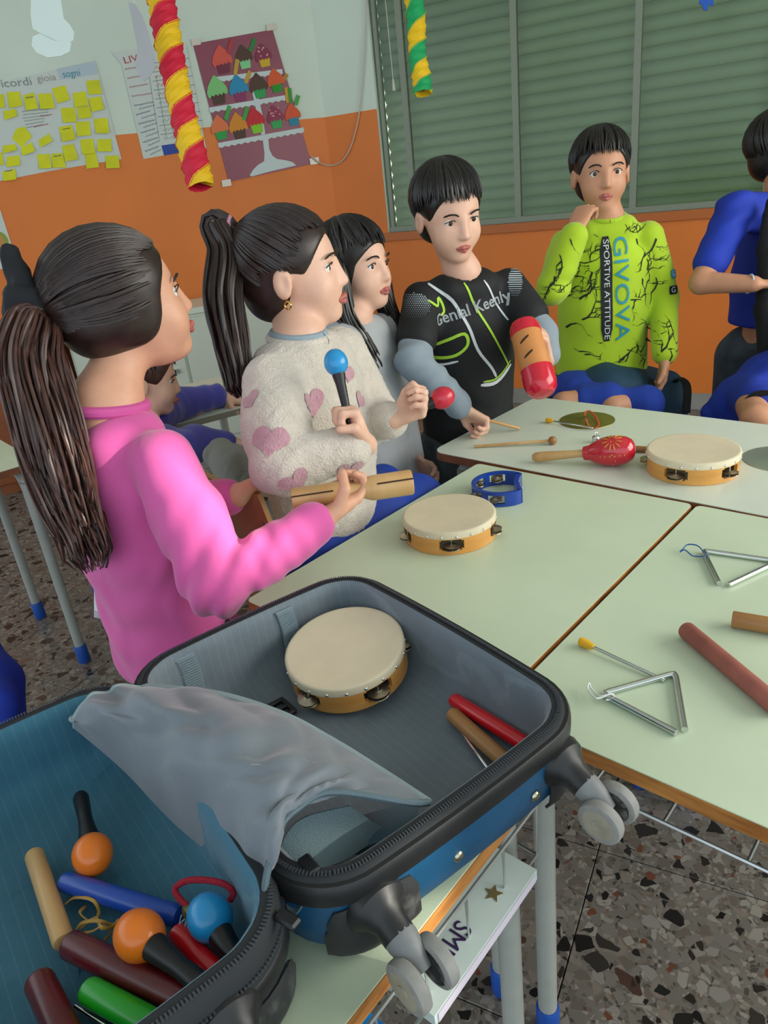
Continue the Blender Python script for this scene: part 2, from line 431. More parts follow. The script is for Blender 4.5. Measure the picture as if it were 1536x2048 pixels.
# floor: a screed with terrazzo tiles laid on it
floor = struct(MB().box((0.2, 1.9, -.025), (7.6, 8.0, .03)).build('floor', mat('screed', '#5c5852', .8)))
TS = .40; tb = MB().box((0, 0, -.005), (TS-.0022, TS-.0022, .0098), None, .0012); tile_me = tb.mesh('tile', M_floor)
fa = math.radians(29.5); fdir = np.array([math.cos(fa), -math.sin(fa)]); fnor = np.array([math.sin(fa), math.cos(fa)])
for i in range(-9, 10):
    for j in range(-2, 13):
        c = np.array([0.05, .12])+fdir*(i*TS)+fnor*(j*TS)
        if abs(c[0]) > 3.1 or c[1] < -.5 or c[1] > 5.0: continue
        sx, sy, sw = pr_ = ((c[0]*RT[0]+c[1]*RT[1]-CAM_H*RT[2]), (c[0]*UP[0]+c[1]*UP[1]-CAM_H*UP[2]), (c[1]*FW[1]-CAM_H*FW[2]))
        if sw < .2 or abs(sx/sw) > .95 or abs(sy/sw) > 1.2: continue
        o = obj('tile', tile_me, floor, False); o.location = (c[0], c[1], 0); o.rotation_euler = (0, 0, -fa)
# walls
CORN = np.array([-.08, 4.87]); WD = np.array([math.cos(fa), -math.sin(fa)]); WN = np.array([-math.sin(fa), -math.cos(fa)])
al = math.radians(20); LD = np.array([-math.cos(al), -math.sin(al)]); LN = np.array([math.sin(al), -math.cos(al)])
ZB = 1.69; ZC = 3.05; SILL = 1.03; WX0, WX1, WTOP = .345, 4.3, 2.85
def wpt(s, z, o=0.0): p = CORN+WD*s+WN*o; return np.array([p[0], p[1], z])
def lpt(s, z, o=0.0): p = CORN+LD*s+LN*o; return np.array([p[0], p[1], z])
def wbox(mb, fn, s0, s1, z0, z1, o0, o1):
    v = [fn(s, z, o) for s in (s0, s1) for z in (z0, z1) for o in (o0, o1)]
    return mb.add(v, [(0, 1, 3, 2), (4, 6, 7, 5), (0, 4, 5, 1), (2, 3, 7, 6), (0, 2, 6, 4), (1, 5, 7, 3)])
mb = MB(); wbox(mb, lpt, -.06, 4.2, 0, ZC, -.14, 0); wl = struct(mb.build('wall_left', M_white, None, None))
mb = MB(); wbox(mb, lpt, 0, 4.2, 0.09, ZB, 0, .0025); mb.build('orange_paint', M_orange, wl, None)
mb = MB()
wbox(mb, wpt, -.06, WX0, 0, ZC, -.18, 0); wbox(mb, wpt, WX0, WX1, 0, SILL, -.18, 0); wbox(mb, wpt, WX0, WX1, WTOP, ZC, -.18, 0); wbox(mb, wpt, WX1, 5.2, 0, ZC, -.18, 0)
wb = struct(mb.build('wall_back', M_white, None, None))
mb = MB(); wbox(mb, wpt, 0, WX0, .09, ZB, 0, .0025); wbox(mb, wpt, WX0, WX1, .09, SILL, 0, .0025); mb.build('orange_paint', M_orange, wb, None)
mb = MB(); wbox(mb, lpt, 0, 4.2, 0, .09, 0, .012); struct(mb.build('baseboard_left', M_base, None, None))
mb = MB(); wbox(mb, wpt, 0, 5.2, 0, .09, 0, .012); struct(mb.build('baseboard_back', M_base, None, None))
mb = MB(); mb.box((0.2, 1.9, ZC+.03), (7.6, 8.0, .06)); struct(mb.build('ceiling', M_ceil, None, None))
# right-hand wall, unseen: added to block the sun, slotted to aim two streaks
mb = MB(); XR = 3.25
def yz(y0, y1, z0, z1): mb.box((XR+.05, (y0+y1)/2, (z0+z1)/2), (.1, y1-y0, z1-z0))
gaps = [(-.42, -.36, 1.74, 1.98), (.025, .105, 2.03, 2.36)]
yz(-2.0, gaps[0][0], 0, ZC); yz(gaps[0][1], gaps[1][0], 0, ZC); yz(gaps[1][1], 3.2, 0, ZC)
for (a, b_, c_, d) in gaps: yz(a, b_, 0, c_); yz(a, b_, d, ZC)
struct(mb.build('wall_right_sun_mask', M_white, None, None))
# window with lowered shutter
win = struct(thing('window_1', None, None, tuple(wpt(2.0, SILL))))
mb = MB(); wbox(mb, wpt, WX0-.03, WX1, SILL-.045, SILL, -.02, .02); mb.build('window_sill', mat('sill_orange', '#b3622a', .5), win, None)
posts = [.37, .515, 1.146, 1.755, 2.37, 2.98, 3.6, 4.25]
for i, s in enumerate(posts):
    w = .016 if i else .01
    mb = MB(); wbox(mb, wpt, s-w, s+w, SILL, WTOP, -.045, -.015); mb.build('mullion', M_frame, win, None)
mb = MB(); wbox(mb, wpt, WX0, WX1, SILL, SILL+.03, -.045, -.012); mb.build('frame_rail', M_frame, win, None)
for i in range(len(posts)-1):
    mb = MB(); wbox(mb, wpt, posts[i]+.016, posts[i+1]-.016, SILL+.03, WTOP, -.033, -.030); mb.build('pane', M_pane, win, None)
# each slat: shallow S-curved strip, the next one hooked under it
SP = .0615; prof = [(-.008, 0), (.001, .006), (.007, .018), (.009, .032), (.006, .046), (.000, .056), (-.010, SP)]
n_sl = int((WTOP-SILL)/SP)
for i in range(n_sl):
    z0 = SILL+.005+i*SP; mb = MB(); v = []
    for s in (WX0+.012, WX1-.01):
        for (o, z) in prof: v.append(wpt(s, z0+z, -.10+o))
        for (o, z) in prof[::-1]: v.append(wpt(s, z0+z, -.103+o))
    k = 2*len(prof); f = [(j, (j+1) % k, k+(j+1) % k, k+j) for j in range(k)]+[tuple(range(k)), tuple(range(k, 2*k))[::-1]]
    mb.add(v, f).build('slat', M_slat, win, 50)
# cord with pull handle hanging in front of the pane
q = onplane(788, 180, wpt(0, 0, .01), np.array([*WN, 0])); s_ = (q[:2]-CORN) @ WD
mb = MB().tube([wpt(s_-.02, WTOP, .0), wpt(s_, q[2]+.05, .01)], .002, 6); t = thing('blind_cord', 'thin white pull cord with a small handle at the left of the window', 'cord', tuple(q)); mb.build('cord', mat('cord_white', '#c9cabf', .6), t)
MB().tube([q+[0, 0, .055], q+[0, 0, .03], q, q-[0, 0, .004]], [.003, .006, .009, .006], 8).build('pull_handle', _M['cord_white'], t)
# cable looping down the corner of the wall
cp = [onplane(x, y, wpt(0, 0, .012), np.array([*WN, 0])) for x, y in ((733, -60), (731, 60), (726, 150), (718, 230))]
cp += [onplane(x, y, lpt(0, 0, .02), np.array([*LN, 0])) if x < 650 else onplane(x, y, wpt(0, 0, .012), np.array([*WN, 0])) for x, y in ((703, 290), (684, 322), (660, 331), (640, 326), (622, 312))]
tag(MB().tube(catmull(cp, 6), .004, 6).build('wall_cable', mat('cable_grey', '#b9b3a4', .6)), 'thin pale cable looping down across the wall corner beside the window', 'cable')
# ------------------------------------------------------------------ school desks
M_lam = mat('laminate_green', '#cad9bd', .34, var=.05, vscale=5, bump=.05, bscale=200, space='World')
M_lamw = mat('laminate_pale', '#d3dccd', .32, var=.03, vscale=4, space='World')
M_edge = mat('wood_edge', '#c98a45', .45, col2='#8e5623', vscale=14, stretch=(1, 1, 6), var=.2, space='World')
M_edged = mat('wood_edge_dark', '#7d4a2c', .5, var=.3, vscale=20, space='World')
M_tube = mat('steel_tube_grey', '#a3a69f', .38, var=.05, vscale=30, spec=.6)
M_foot = mat('foot_blue', '#1c4fa8', .45)
M_wire = mat('wire_zinc', '#c2c6c6', .3, metal=.8)
M_under = mat('desk_underside', '#9a8e78', .7)
TOP = .70
def desk(label, p0, ex, ey, lx, ly, top=TOP, edge=None, lam=None, rad=.022, basket=False, legs=(0, 1, 2, 3), group='school desks', inset=(.05, .06), legtop=None):
    """p0: corner on the floor plan, ex/ey unit directions, lx/ly size"""
    ex = np.array([*ex, 0.0]); ey = np.array([*ey, 0.0]); p = np.array([p0[0], p0[1], 0.0]); c = p+ex*lx/2+ey*ly/2
    t = thing('school_desk', label, 'desk', tuple(c), None, group)
    M = Matrix.Identity(4)
    for i in range(3): M[i][0] = ex[i]; M[i][1] = ey[i]; M[i][3] = c[i]
    flip = np.cross(ex, ey)[2] < 0
    mb = MB(); e = .0012
    mb.prism(rrect(lx-2*e, ly-2*e, rad), top-.0016, top, M); mb.build('top_laminate', lam or M_lam, t, 30)
    mb = MB(); r0 = rrect(lx, ly, rad); r1 = rrect(lx-.006, ly-.006, rad)
    mb.prism(rrect(lx, ly, rad), top-.021, top-.0017, M); mb.build('wood_edging', edge or M_edge, t, 30)
    mb = MB().prism(rrect(lx-.02, ly-.02, rad), top-.024, top-.0212, M); mb.build('underside', M_under, t, 30)
    W = lambda a, b, z: c+ex*a+ey*b+np.array([0, 0, z])
    ax_, ay_ = lx/2-inset[0], ly/2-inset[1]
    cs = [(-ax_, -ay_), (ax_, -ay_), (ax_, ay_), (-ax_, ay_)]
    for k in legs:
        a, b = cs[k]; sb = -1 if b < 0 else 1
        pts = [W(a, b-sb*.09, top-.040), W(a, b-sb*.05, top-.040), W(a, b-sb*.02, top-.050), W(a, b-sb*.005, top-.075), W(a, b, top-.11), W(a, b, .035)]
        l = MB().tube(catmull(pts, 4), .0155, 14).build('leg', M_tube, t)
        MB().lathe([(.0, 0.0), (.017, .0), (.0195, .004), (.0195, .06), (.017, .065), (.0, .065)], 16, Matrix.Translation(Vector(W(a, b, .0005)))).build('foot_cap', M_foot, l)
    for sb in (-1, 1):
        MB().tube([W(-ax_, sb*(ay_-.09), top-.040), W(ax_, sb*(ay_-.09), top-.040)], .0125, 10).build('cross_bar', M_tube, t)
    if basket:
        b_ = MB(); z1, z0 = top-.045, top-.125; bx, by = lx/2-.006, ly/2-.06
        for z in (z1, z0): 
            b_.tube([W(-bx, -by, z), W(bx, -by, z), W(bx, by, z), W(-bx, by, z), W(-bx, -by, z)], .003, 6)
        for i in range(9):
            y = -by+2*by*i/8
            b_.tube([W(bx, y, z1), W(bx, y, z0), W(-bx, y, z0), W(-bx, y, z1)], .0022, 5)
        for i in range(1, 5): b_.tube([W(-bx+2*bx*i/5, -by, z0), W(-bx+2*bx*i/5, by, z0)], .0022, 5)
        b_.build('wire_basket', M_wire, t)
    return t
def unit(a): a = np.array(a, float); return a/np.linalg.norm(a)
# M: the middle desk; corners far-left, far-right, near-right
mFL, mFR, mNR = np.array([.2335, 1.604]), np.array([.596, 1.2595]), np.array([.094, .758])
eB = unit(mFR-mFL); eA = unit(mFR-mNR); eA = unit(eA-eB*(eA @ eB))
desk('pale green school desk with the wooden tambourine and the blue half-moon tambourine on it', mFL-eA*.709, eB, eA, .4995, .708, lam=M_lam, rad=.012)
# R: desk on the right with triangles
desk('pale green school desk carrying the two triangles and claves at the right', mFL-eA*.709+eB*.506, eB, eA, .50, .708, rad=.012, inset=(.04, .05), basket=True)
# F: long far desk
fFL = np.array([.1445, 1.7075]); fB = unit(np.array([1.099, 1.858])-np.array([.229, 2.706])); fA = np.array([-fB[1], fB[0]]) 
desk('long whitish desk at the back with cymbal, red maraca and tambourine', fFL-fB*.012-fA*.004, fB, fA, 1.30, .50, lam=M_lamw, edge=M_edged, rad=.035, top=.703)
# N: near desk that carries the suitcase
nFR = np.array([.186, .668]); nA = unit(np.array([-.039, .696])-np.array([-.113, .615])); nB = np.array([nA[1], -nA[0]])
desk('pale green desk in front holding the open suitcase', nFR-nB*.50-nA*.70-nA*.008, nB, nA, .50, .70, basket=True, rad=.008, inset=(.045, .07))
# second row by the left wall
d1 = unit((.77, .64)); d1n = np.array([-d1[1], d1[0]])
desk('empty pale desk at the left edge, behind the girl in pink', np.array([-.975, 2.02])-d1*.70, d1, d1n, .70, .50, group='desks of the second row', edge=M_edged, inset=(.04, .04))
d2 = unit((.866, .5)); d2n = np.array([-d2[1], d2[0]])
desk('desk of the second row where the child in purple leans', np.array([-.925, 2.05]), d2, d2n, .70, .50, group='desks of the second row', edge=mat('metal_edge', '#8f8d80', .5), lam=M_lamw, inset=(.04, .04))
# things lying in the wire basket of the near desk
def basket_pt(f, s, z): 
    p = nFR-nA*f-nB*s; return np.array([p[0], p[1], z])
def slab(name, label, cat, f0, f1, s0, s1, z, th, M_):
    v = [basket_pt(f0, s0, z), basket_pt(f1, s0, z), basket_pt(f1, s1, z), basket_pt(f0, s1, z)]; v2 = [p+[0, 0, th] for p in v]
    mb = MB().add(v+v2, [(3, 2, 1, 0), (4, 5, 6, 7), (0, 1, 5, 4), (1, 2, 6, 5), (2, 3, 7, 6), (3, 0, 4, 7)])
    return mb
t = thing('copybook', 'white copybook with a star and purple SMILE lettering in the wire basket', 'book', tuple(basket_pt(.2, .1, .58)))
slab('', '', '', .10, .30, -.012, .20, .578, .016, None).build('cover', mat('paper_mint', '#d8e6e0', .5, var=.05, vscale=9, space='World'), t, None)
slab('', '', '', .105, .295, -.0135, -.0125, .580, .012, None).build('page_edge', mat('paper_lilac', '#dcd3e0', .6), t, None)
M_purple = mat('ink_purple', '#3c2555', .5)
Mt = frame(basket_pt(.235, .018, .5945), (*-nA, 0), z=(0, 0, 1))
put_text('SMILE', .030, Mt, M_purple, t, sx=.85)
st = [(math.cos(math.pi/2+i*math.pi/5)*(.011 if i % 2 == 0 else .0048), math.sin(math.pi/2+i*math.pi/5)*(.011 if i % 2 == 0 else .0048)) for i in range(10)]
MB().prism(st, 0, .001, frame(basket_pt(.155, .012, .5942), (*nA, 0), z=(0, 0, 1))).build('star', mat('star_gold', '#8c7a52', .4, metal=.4), t)
t = thing('exercise_book', 'blue and green exercise book poking out of the basket near the front wheel', 'book', tuple(basket_pt(.45, .1, .58)))
slab('', '', '', .36, .50, -.012, .19, .578, .012, None).build('cover', mat('cover_green', '#cfd8b0', .4, col2='#4b8a3c', vscale=14, var=.2, space='World'), t, None)
slab('', '', '', .335, .385, -.0132, .16, .591, .006, None).build('blue_strip', mat('cover_blue', '#1f8fd8', .3, col2='#123f9a', vscale=30, var=.2, space='World'), t, None)
# low furniture along the left wall
def cabinet(label, s0, s1, h, dep, body, topm, doors):
    c = lpt((s0+s1)/2, 0, dep/2); t = thing('low_cabinet', label, 'cabinet', tuple(c), None)
    mb = MB(); wbox(mb, lpt, s0, s1, .0, h-.03, .02, dep); mb.build('body', body, t, None)
    mb = MB(); wbox(mb, lpt, s0-.02, s1+.02, h-.03, h, .015, dep+.02); mb.build('top_board', topm, t, None)
    w = (s1-s0)/doors
    for i in range(doors):
        mb = MB(); wbox(mb, lpt, s0+i*w+.01, s0+(i+1)*w-.01, .06, h-.05, dep, dep+.016); d = mb.build('door', body, t, None)
        MB().tube([lpt(s0+i*w+.06, h*.6, dep+.016), lpt(s0+i*w+.06, h*.6, dep+.035)], [.012, .014], 10).build('knob', M_wire, d)
    return t
cabinet('brown wooden low cabinet with a pale top against the left wall', 1.75, 3.4, .74, .42, mat('cabinet_brown', '#8a4a22', .5, var=.15, vscale=6, space='World'), M_lamw, 3)
cabinet('white low cabinet by the wall behind the girls', .55, 1.7, .80, .40, mat('cabinet_white', '#cdd3c6', .5), M_lamw, 2)
# chairs
M_ply = mat('chair_plywood', '#b98a55', .45, col2='#9a6c3c', vscale=6, stretch=(1, 8, 1), var=.2)
M_dk = mat('chair_tube_dark', '#3c4450', .4)
def chair(label, loc, rz, tube=M_tube, group='school chairs', sh=.42, bh=.78):
    t = thing('school_chair', label, 'chair', (*loc, 0), (0, 0, rz), group)   # faces local +Y
    mb = MB().prism(rrect(.36, .36, .05), sh-.012, sh); mb.build('seat', M_ply, t, 30, False)
    G = [[(x, -.19-.02*(1-(x/.18)**2)-.03*v, bh-.16+.16*v) for x in np.linspace(-.18, .18, 9)] for v in (0, .33, .66, 1)]
    MB().grid(G, .010).build('backrest', M_ply, t, 40, False)
    for s in (-1, 1):
        MB().tube(catmull([(s*.165, -.215, bh-.02), (s*.165, -.19, sh+.05), (s*.165, -.19, sh-.03), (s*.175, -.22, .02)], 5), .011, 10).build('leg', tube, t, 35, False)
        MB().tube([(s*.165, .15, sh-.02), (s*.175, .17, .02)], .011, 10).build('leg', tube, t, 35, False)
        MB().tube([(s*.165, -.19, sh-.024), (s*.165, .15, sh-.024)], .010, 8).build('side_rail', tube, t, 35, False)
        for y in (-.22, .17): MB().lathe([(0, 0), (.014, 0), (.0145, .03), (0, .031)], 10, Matrix.Translation((s*.175, y, .0005))).build('foot_cap', M_foot, t, 35, False)
    return t
# ------------------------------------------------------------------ the open trolley suitcase
SY = math.radians(34.9); EW = np.array([math.cos(SY), math.sin(SY), 0]); EL = np.array([EW[1], -EW[0], 0]); EZ = np.array([0, 0, 1.0])
SO = np.array([-.350, .766, .7012]); SW, SB, SH = .355, .440, .106
def S(a, b, z): return SO+EW*a+EL*b+EZ*z
M_shell = mat('case_blue', '#10476a', .42, var=.12, vscale=30, bump=.25, bscale=500, bdist=.0005, space='World')
M_band = mat('case_black_rubber', '#17181a', .42, var=.15, vscale=60, space='World')
M_tape = mat('zip_tape', '#22262a', .75, bump=.5, bscale=900, bdist=.0006)
M_teeth = mat('zip_teeth', '#4a4e54', .35, metal=.3)
M_guard = mat('corner_guard', '#26282a', .5, col2='#6a6b6a', vscale=24, var=.2, bump=.4, bscale=300, bdist=.0006, space='World', contrast=(.22, .45))
M_grey = mat('plastic_grey', '#77797a', .5, var=.15, vscale=50, space='World')
M_tyre = mat('tyre_grey', '#8d8c88', .65, var=.12, vscale=80, space='World')
M_cap = mat('hubcap_beige', '#9c9684', .5, var=.18, vscale=40, space='World')
def lining_mat(name, c1, c2):
    m = mat(name, c1, .72, var=.10, vscale=9, bump=.35, bscale=26, bdist=.006, space='World', sheen=.25)
    nt = m.node_tree; N = nt.nodes; L = nt.links; b = N['Principled BSDF']
    src = b.inputs['Base Color'].links[0].from_socket
    g = N.new('ShaderNodeNewGeometry'); mp = N.new('ShaderNodeMapping'); mp.inputs['Rotation'].default_value = (0, 0, -SY); L.new(g.outputs['Position'], mp.inputs[0])
    w = N.new('ShaderNodeTexWave'); w.inputs['Scale'].default_value = 26; w.inputs['Distortion'].default_value = .25; w.bands_direction = 'X'; L.new(mp.outputs[0], w.inputs[0])
    r = N.new('ShaderNodeValToRGB'); r.color_ramp.elements[0].position = .965; r.color_ramp.elements[1].position = 1; L.new(w.outputs['Fac'], r.inputs[0])
    mx = N.new('ShaderNodeMix'); mx.data_type = 'RGBA'; mx.inputs[7].default_value = (*lin(c2), 1); L.new(src, mx.inputs[6])
    mu = N.new('ShaderNodeMath'); mu.operation = 'MULTIPLY'; mu.inputs[1].default_value = .22; L.new(r.outputs[0], mu.inputs[0]); L.new(mu.outputs[0], mx.inputs[0])
    L.new(mx.outputs[2], b.inputs['Base Color']); return m
M_lin = lining_mat('lining_slate', '#68747d', '#93a2aa')
M_linlid = lining_mat('lining_teal', '#2c667d', '#6f93a2')
M_web = mat('webbing', '#7d8f98', .75, bump=.8, bscale=500, bdist=.001)
M_pipe = mat('piping_grey', '#8e9ea3', .7, bump=.6, bscale=700, bdist=.0008)
def outline(d, n=128, W=SW, B=SB, r=.062, bow=.007):
    """closed outline of the case in (a, b), pulled in by d, even spacing"""
    q = rrect(W-2*d, B-2*d, max(r-d, .012), 10, W/2, B/2); q = np.array(q+[q[0]])
    dd = np.r_[0, np.cumsum(np.linalg.norm(np.diff(q, axis=0), axis=1))]
    t = np.linspace(0, dd[-1], n, endpoint=False); P = np.stack([np.interp(t, dd, q[:, 0]), np.interp(t, dd, q[:, 1])], 1)
    x = (P[:, 0]-W/2)/(W/2); y = (P[:, 1]-B/2)/(B/2)
    P[:, 0] += np.sign(x)*bow*(1-np.clip(np.abs(y), 0, 1)**2)*(np.abs(x) > .8)
    P[:, 1] += np.sign(y)*bow*(1-np.clip(np.abs(x), 0, 1)**2)*(np.abs(y) > .8)
    return P
def hsh(p, s): return np.sin(p[0]*s+1.3)*np.cos(p[1]*s*1.37+.7)*np.sin(p[2]*s*.9+p[0]*s*.6)
def half(t, sgn, rings, name, material, wr=0.0, close=False, off=0.0, n=128):
    R = []
    for (d, z) in rings:
        P = outline(d, n); R.append([S(sgn*a-off, b, z) for a, b in P])
    vs = [p for r in R for p in r]; k = len(R)
    if wr:
        out = []
        for i, p in enumerate(vs):
            a = wr*(hsh(p, 40)+.6*hsh(p[::-1], 85)+.35*hsh(p, 170)); f = min(1, (i//n)/2)
            out.append(p+EZ*a*f*.7+(EW+EL)*a*f*.5)
        vs = out
    fs = [(i*n+j, i*n+(j+1) % n, (i+1)*n+(j+1) % n, (i+1)*n+j) for i in range(k-1) for j in range(n)]
    if close:
        fs.append(tuple((k-1)*n+j for j in range(n)))
    return MB().add(vs, fs).build(name, material, t, 175 if wr else 40)
case = thing('suitcase', 'open blue trolley suitcase with grey lining, full of small instruments', 'suitcase', tuple(S(0, SB/2, 0)))
outer = [(.002, .079), (0, .080), (0, .045), (.004, .022), (.014, .007), (.030, .001), (.055, .001)]
def teeth(t, sgn, d, z, off, name='zip_teeth'):
    P = outline(d, 460); mb = MB()
    for i in range(460):
        a, b = P[i]; a2, b2 = P[(i+1) % 460]; tn = unit((a2-a, b2-b)); u = EW*sgn*tn[0]+EL*tn[1]; v = np.cross(EZ, u)
        mb.box(S(sgn*a-off, b, z), (.0017, .0040, .0020), np.stack([u, v, EZ], 1))
    o = mb.build(name, M_teeth, t, None); o['kind'] = 'stuff'; return o
for sgn, nm, off in ((1, 'main_shell', 0.0), (-1, 'lid_shell', .006)):
    sh = half(case, sgn, outer, nm, M_shell, close=True, off=off)
    if sgn > 0:
        half(sh, sgn, [(.0, .078), (-.004, .079), (-.005, .084), (-.0045, .097), (-.002, .101), (.002, .1015)], 'rubber_band', M_band, off=off)
        half(sh, sgn, [(.002, .1014), (.006, .1045), (.016, .1050), (.0165, .1035)], 'zip_tape', M_tape, off=off)
        teeth(sh, sgn, .0085, .1062, off)
        half(sh, sgn, [(.0166, .1046), (.021, .100), (.022, .088), (.0225, .070), (.023, .050), (.025, .032), (.032, .018), (.05, .012), (.085, .010), (.12, .0095), (.15, .009)], 'lining', M_lin, wr=.0035, close=True, off=off, n=200)
    else:
        half(sh, sgn, [(.0, .052), (-.005, .053), (-.006, .060), (-.006, .070), (-.004, .073)], 'rubber_band', M_band, off=off)
        half(sh, sgn, [(-.004, .073), (-.003, .085), (-.002, .098), (.004, .1045), (.012, .105), (.013, .103)], 'zip_tape', M_tape, off=off)
        teeth(sh, sgn, .003, .1054, off); teeth(sh, sgn, -.0035, .083, off, 'expander_teeth')
        half(sh, sgn, [(.0128, .1045), (.018, .099), (.020, .086), (.021, .070), (.022, .045), (.024, .030), (.032, .018), (.05, .012), (.085, .010), (.12, .0095), (.15, .009)], 'lining', M_linlid, wr=.004, close=True, off=off, n=200)
# guards around the wheel corners
def guard(parent, sgn, off, p0, p1, z0, z1, nm='corner_guard'):
    P = outline(-.0022, 400); n = 22; G = []
    if p1-p0 > .5: p1 -= 1
    if p0-p1 > .5: p1 += 1
    for j in range(9):
        v = j/8; row = []
        for i in range(n+1):
            x_ = 2*i/n-1; y_ = 2*v-1; xr = x_*math.sqrt(1-.36*max(0, y_)**2); yr = y_*math.sqrt(1-.30*x_*x_); u = (xr+1)/2
            z = z0+(z1-z0)*(yr+1)/2; s_ = (p0+(p1-p0)*u) % 1.0
            edge = min(i/n, 1-i/n, v*.5, (1-v)*.6); dd = -.0022-.003*min(1, edge*8) + (.003 if z < .01 else 0)
            q = P[int(s_*400) % 400]; c = np.array([SW/2, SB/2]); dr = unit(q-c)
            inset = -.004*max(0, 1-z/.02)
            q = q+dr*(-dd-.0022+inset)
            row.append(S(sgn*q[0]-off, q[1], z))
        G.append(row)
    return MB().grid(G, .003).build(nm, M_guard, parent, 50)
def near_idx(a, b):
    P = outline(0, 400); return int(np.argmin((P[:, 0]-a)**2+(P[:, 1]-b)**2))/400
def caster(parent, a, b0, sgn=1, off=0.0, spin=0.0, zc=.048):
    A = EW*sgn
    def C(da, db, z): return S(sgn*a-off, b0, 0)+A*da+EL*db+EZ*z
    h = MB().tube([C(0, -.004, zc+.010), C(0, .004, zc+.010), C(0, .010, zc+.008), C(0, .018, zc+.006), C(0, .030, zc+.001)], [.030, .027, .0195, .0155, .0150], 20).build('caster_housing', M_band, parent)
    dr = unit(EL*math.cos(spin)+A*math.sin(spin)-EZ*.35); axl = unit(np.cross(EZ, dr))
    c0 = C(0, .028, zc+.002); wc = c0+dr*.030-EZ*.010
    f = MB().tube([c0-dr*.006, c0+dr*.006, c0+dr*.018-EZ*.002, wc+EZ*.003], [.0145, .0150, .0125, .009], 14).build('caster_fork', M_grey, h)
    for sg in (-1, 1):
        Mx = align(wc+axl*sg*.0085, wc+axl*sg*.030); R = .0235
        w = MB().lathe([(.012, 0), (R-.004, 0), (R-.0008, .002), (R, .005), (R, .010), (R-.001, .0125), (R-.004, .0138), (.014, .0138)], 36, Mx).build('wheel', M_tyre, h)
        MB().lathe([(0, .0146), (.006, .0150), (.0062, .0142), (.015, .0140), (.0185, .0136), (.019, .0125), (.012, .011)], 28, Mx).build('hub_cap', M_cap, w)
        MB().lathe([(.0175, .0), (.0175, .004), (.010, .005), (.0, .005)], 24, Mx).build('wheel_rim', M_band, w)
    return h
shell = [o for o in case.children if o.name.startswith('main_shell')][0]; lid = [o for o in case.children if o.name.startswith('lid_shell')][0]
guard(shell, 1, 0, near_idx(SW, SB-.070), near_idx(SW-.075, SB), .003, .070)
guard(shell, 1, 0, near_idx(.105, SB), near_idx(.018, SB-.018), .003, .074)
guard(lid, -1, .006, near_idx(.12, SB), near_idx(.01, SB-.03), .003, .050)
caster(case, SW-.050, SB+.004, spin=.15); caster(case, .062, SB+.004, spin=.05); caster(case, .075, SB+.004, -1, .006, spin=.3); caster(case, SW-.05, SB+.004, -1, .006, spin=-.2)
for a in (.155, .262):
    p = S(a, SB+.0065, .045); MB().lathe([(0, .003), (.0035, .0026), (.0055, .0012), (.006, 0)], 14, align(p, p+EL)).build('rivet', mat('rivet_metal', '#b8b49c', .25, metal=1), case)
# webbing straps on the inner back wall
for a in (.075, .225):
    G = [[S(a-.013+.026*u+.004*math.sin(5*v), .018+.02*v**2+.055*max(0, v-.7), .098-.088*min(1, v*1.25)) for u in (0, .25, .5, .75, 1)] for v in np.linspace(0, 1, 14)]
    st_ = MB().grid(G, .0018).build('webbing_strap', M_web, shell)
    mb = MB()
    for v in np.linspace(.04, .72, 22):
        mb.box(S(a+.004*math.sin(5*v), .0195+.02*v**2, .098-.088*min(1, v*1.25)), (.024, .0018, .0012), np.stack([EW, EL, EZ], 1))
    mb.build('strap_ribs', M_web, st_)
p = S(.150, .105, .016); bk = MB(); R3 = np.stack([EW, EL, EZ], 1)
for (da, db, sa, sb) in ((0, .016, .036, .007), (0, -.016, .036, .007), (.0155, 0, .006, .03), (-.0155, 0, .006, .03), (0, 0, .032, .005)): bk.box(p+EW*da+EL*db, (sa, sb, .007), R3, .0015)
bk.build('strap_buckle', M_band, shell)
# divider flap thrown over the hinge
def K(x, y, z): return atz(x, y, z)
C = [[K(150, 1455, .795), K(250, 1540, .765), K(345, 1640, .740), K(430, 1712, .735), K(500, 1785, .735), K(548, 1838, .765)],
     [K(152, 1425, .815), K(290, 1478, .825), K(400, 1545, .840), K(490, 1620, .845), K(535, 1700, .838), K(538, 1770, .805)],
     [K(185, 1395, .825), K(330, 1418, .858), K(470, 1480, .868), K(560, 1548, .866), K(580, 1605, .858), K(562, 1655, .845)],
     [K(225, 1380, .825), K(380, 1392, .848), K(540, 1448, .850), K(640, 1510, .846), K(680, 1565, .842), K(640, 1592, .846)],
     [K(290, 1374, .815), K(430, 1388, .828), K(560, 1428, .822), K(660, 1480, .806), K(765, 1545, .794), K(858, 1606, .798)]]
G = patch(C, 12, 14)
for i in range(G.shape[0]):
    for j in range(G.shape[1]):
        u, v = i/(G.shape[0]-1), j/(G.shape[1]-1); e = math.sin(math.pi*u)**.5
        G[i, j] += EZ*e*(.0045*math.sin(26*v+7*u)*math.sin(9*u+2)+.0034*math.sin(17*u+31*v)+.0022*math.sin(44*v-15*u+2*math.sin(9*u)))+EW*e*(.004*math.sin(19*v-8*u)+.002*math.sin(37*v+21*u))
flap = MB().grid(G, .0018).build('divider_flap', mat('flap_grey', '#6d757e', .6, var=.08, vscale=12, bump=.3, bscale=30, bdist=.005, sheen=.3, space='World'), case, 60)
MB().tube([p+EZ*.001 for p in G[-1, :]], .0045, 8, squash=.6).build('piping', M_pipe, flap)
MB().tube([p+EZ*.001 for p in G[:, -1]], .0055, 8, squash=.6).build('zip_edge', mat('zip_edge_slate', '#5d6f78', .6, bump=.8, bscale=900, bdist=.001), flap)
MB().tube([p+EZ*.001 for p in G[:, 0]], .0035, 8, squash=.6).build('piping', M_pipe, flap)
